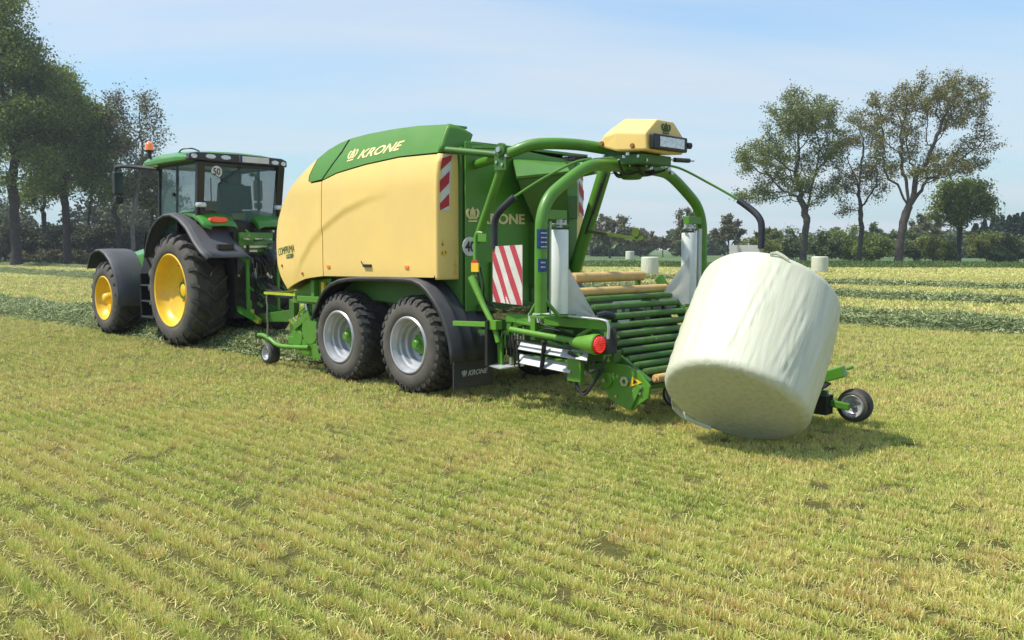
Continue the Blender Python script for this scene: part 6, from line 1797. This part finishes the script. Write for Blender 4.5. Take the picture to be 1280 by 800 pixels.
tree('tall_tree', gx(u0, Y2+12), Y2+12, 22, 'dark tree standing behind and between the two leftmost trunks', group=G2, seed=73, gap=0.0, clear=5,
     crowns=[el2(58, 150, 44, 50, u0), el2(58, 220, 40, 26, u0)], n_att=600, D=0.75, tr_r=0.30, leaf=LEAF_DARK, bark=BARKD, n_leaf=24000, leaf_size=0.28, leaf_spread=0.8, kill=1.4, z0=0.2)
u0 = 150
tree('tall_tree', gx(u0, Y2+2), Y2+2, 20, 'airy dark tree left of the tractor beacon', group=G2, seed=74, gap=0.0, clear=5.0,
     crowns=[el2(138, 160, 34, 36, u0), el2(150, 215, 36, 30, u0), el2(120, 215, 24, 24, u0)], n_att=800, D=0.6, tr_r=0.28, leaf=LEAF_DARK, bark=BARKD,
     n_leaf=20000, leaf_size=0.24, leaf_spread=0.6, kill=1.0, twigs=3, z0=0.2)
u0 = 168
tree('tall_tree', gx(u0, Y2+1), Y2+1, 19, 'nearly bare pale tree rising behind the tractor cab at its left', group=G2, seed=75, gap=-3, clear=5.0,
     crowns=[el2(190, 152, 22, 50, u0), el2(172, 190, 26, 50, u0), el2(152, 140, 16, 40, u0)], n_att=900, D=0.5, tr_r=0.24, leaf=LEAF_BARE, bark=BARKL,
     n_leaf=5200, leaf_size=0.24, leaf_spread=0.45, kill=1.2, twigs=4, twig_len=1.1, z0=0.2)
u0 = 128
tree('tall_tree', gx(u0, Y2+14), Y2+14, 17, 'leaning thin tree among the leftmost group, in front of the bare ones', group=G2, seed=76, gap=-3, clear=5.0, lean=(-1.5, 0),
     crowns=[el2(118, 190, 24, 50, u0), el2(135, 170, 20, 50, u0)], n_att=500, D=0.5, tr_r=0.18, leaf=LEAF_BARE, bark=BARKD, n_leaf=5200, leaf_size=0.30, leaf_spread=0.5, kill=1.2, twigs=4, twig_len=1.1, z0=0.2)
u0 = 196
tree('tall_tree', gx(u0, Y2+4), Y2+4, 12, 'green tree just behind the tractor mirror and beacon', group=G2, seed=77, clear=3.0,
     crowns=[el2(186, 215, 24, 32, u0), el2(205, 235, 16, 24, u0)], n_att=240, D=0.5, tr_r=0.2, leaf=LEAF_OAK, bark=BARKD, n_leaf=9000, leaf_size=0.3, leaf_spread=0.5, kill=1.1, twigs=3, z0=0.2)
G3 = 'undergrowth bushes below the left hand trees'
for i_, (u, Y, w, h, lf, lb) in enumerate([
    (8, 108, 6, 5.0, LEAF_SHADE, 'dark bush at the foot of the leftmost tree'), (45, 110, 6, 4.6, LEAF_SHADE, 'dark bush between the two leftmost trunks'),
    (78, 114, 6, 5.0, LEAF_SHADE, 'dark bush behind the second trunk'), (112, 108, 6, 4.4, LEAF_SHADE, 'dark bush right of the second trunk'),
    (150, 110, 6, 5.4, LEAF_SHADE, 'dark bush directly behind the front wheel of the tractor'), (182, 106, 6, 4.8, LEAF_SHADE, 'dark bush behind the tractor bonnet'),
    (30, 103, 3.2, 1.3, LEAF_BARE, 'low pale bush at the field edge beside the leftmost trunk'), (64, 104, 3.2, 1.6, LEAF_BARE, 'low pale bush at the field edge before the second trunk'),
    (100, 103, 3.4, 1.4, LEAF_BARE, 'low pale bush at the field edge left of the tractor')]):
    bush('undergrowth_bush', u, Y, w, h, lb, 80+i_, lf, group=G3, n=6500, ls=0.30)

# --- far woods, one mass of trees nobody could count
def wood(name, rows, m, label, seed, n_leaf, size, conifer=False):
    rs = np.random.RandomState(seed); Vs = []; tones = []
    for (x, y, h, w) in rows:
        k2 = n_leaf
        if conifer:
            z = rs.rand(k2)**1.3; rad = (1-z)*w/2*(0.4+0.6*rs.rand(k2)); an = rs.rand(k2)*6.28
            p = np.stack([x+np.cos(an)*rad, y+np.sin(an)*rad, 0.3+z*h], -1)
        else:
            p = rs.randn(k2, 3); p /= np.linalg.norm(p, axis=1)[:, None]; p *= (rs.rand(k2)**0.33)[:, None]
            bump = 1+0.25*np.sin(p[:, 0]*5+x)*np.cos(p[:, 2]*4+y)
            p = p*np.stack([w/2*bump, w/2*bump, h*0.5*bump], -1)+np.array([x, y, h*0.52])
            p[:, 2] = np.maximum(p[:, 2], rs.rand(k2)*1.0)
        nrm = rs.randn(k2, 3); nrm /= np.linalg.norm(nrm, axis=1)[:, None]; u = np.cross(nrm, rs.randn(k2, 3)); u /= np.linalg.norm(u, axis=1)[:, None]; v = np.cross(nrm, u)
        s = size*(0.5+rs.rand(k2))[:, None]
        Vs.append(np.stack([p-u*s*0.5, p+v*s*0.4, p+u*s*0.5, p-v*s*0.4], 1).reshape(-1, 3)); tones.append(np.clip(rs.rand()*0.5+0.25+0.15*rs.randn(k2), 0, 1))
        # trunk
        tx, ty, r0 = x+rs.randn()*0.2, y-w*0.2, 0.15
        k4 = np.array([[tx-r0, ty, 0], [tx+r0, ty, 0], [tx+r0*0.6, ty, h*0.7], [tx-r0*0.6, ty, h*0.7]]); Vs.append(k4); tones.append(np.array([0.0]))
        k4 = np.array([[tx, ty-r0, 0], [tx, ty+r0, 0], [tx, ty+r0*0.6, h*0.7], [tx, ty-r0*0.6, h*0.7]]); Vs.append(k4); tones.append(np.array([0.0]))
    V = np.concatenate(Vs); n = len(V)//4
    o = simple_mesh(name, V, np.arange(4*n).reshape(n, 4), m, attr=np.concatenate(tones)); tag(o, label, 'wood', kind='stuff')
rs = np.random.RandomState(55)
rows = []
for i_ in range(70):
    u = rs.uniform(225, 1310); Y = rs.uniform(185, 260); kk = Y/1115
    rows.append((gx(u, Y), Y, (312-rs.uniform(286, 300))*kk+1.7, rs.uniform(5, 9)))
wood('far_wood', rows, LEAF_FAR, 'distant mixed wood along the horizon behind the machines', 56, 1300, 0.9)
rows = []
for i_ in range(30):
    u = rs.uniform(1205, 1330); Y = rs.uniform(150, 180); kk = Y/1115; top = np.interp(u, [1205, 1250, 1330], [284, 272, 262])+rs.uniform(-2, 6)
    rows.append((gx(u, Y), Y, (312-top)*kk+1.7, rs.uniform(4, 6)))
wood('conifer_wood', rows, LEAF_PINE, 'dark conifer wood at the right edge on the horizon', 57, 1500, 0.6, True)
rows = []
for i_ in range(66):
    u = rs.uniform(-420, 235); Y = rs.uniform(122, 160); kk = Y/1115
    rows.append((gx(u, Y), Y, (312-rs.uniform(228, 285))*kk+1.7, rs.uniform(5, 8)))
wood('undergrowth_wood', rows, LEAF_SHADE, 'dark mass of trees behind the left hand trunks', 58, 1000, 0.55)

# =================================================================== FAR BALES
far_bales = []
for (u, Y, r, h, lb) in ((812, 64.5, 0.62, 1.22, 'small distant white bale seen above the rollers of the wrapper'), (1024, 69.0, 0.62, 1.22, 'small distant white bale just behind the right shoulder of the big bale')):
    o = bale_mesh('distant_bale', (gx(u, Y), Y, 0.0), (0, 0, 1), r, h, int(u), 0.8, 60)
    tag(o, lb, 'bale', 'finished bales out on the field'); far_bales.append(o)
o = far_bales[0].copy(); COL.objects.link(o); o.location = (gx(787, 128), 128, 0.3); o['label'] = 'tiniest white bale lying far off below the half bare tree'

# =================================================================== AIR
hm_ = bpy.data.materials.new('thin_haze'); hm_.use_nodes = True
hn = hm_.node_tree; hn.nodes.clear()
ho = hn.nodes.new('ShaderNodeOutputMaterial'); hp = hn.nodes.new('ShaderNodeVolumePrincipled')
hp.inputs['Density'].default_value = 0.00045; hp.inputs['Color'].default_value = (0.86, 0.92, 1.0, 1); hp.inputs['Anisotropy'].default_value = 0.2
hn.links.new(hp.outputs[0], ho.inputs['Volume'])
me = bpy.data.meshes.new('haze'); X0, X1, Yh0, Yh1, Z0, Z1 = -600, 600, -60, 700, -1.0, 34.0
me.from_pydata([(x, y, z) for x in (X0, X1) for y in (Yh0, Yh1) for z in (Z0, Z1)], [], [(0, 1, 3, 2), (4, 6, 7, 5), (0, 4, 5, 1), (2, 3, 7, 6), (0, 2, 6, 4), (1, 5, 7, 3)])
me.materials.append(hm_); hzo = bpy.data.objects.new('haze', me); COL.objects.link(hzo); tag(hzo, 'thin haze over the field', 'haze', kind='stuff')
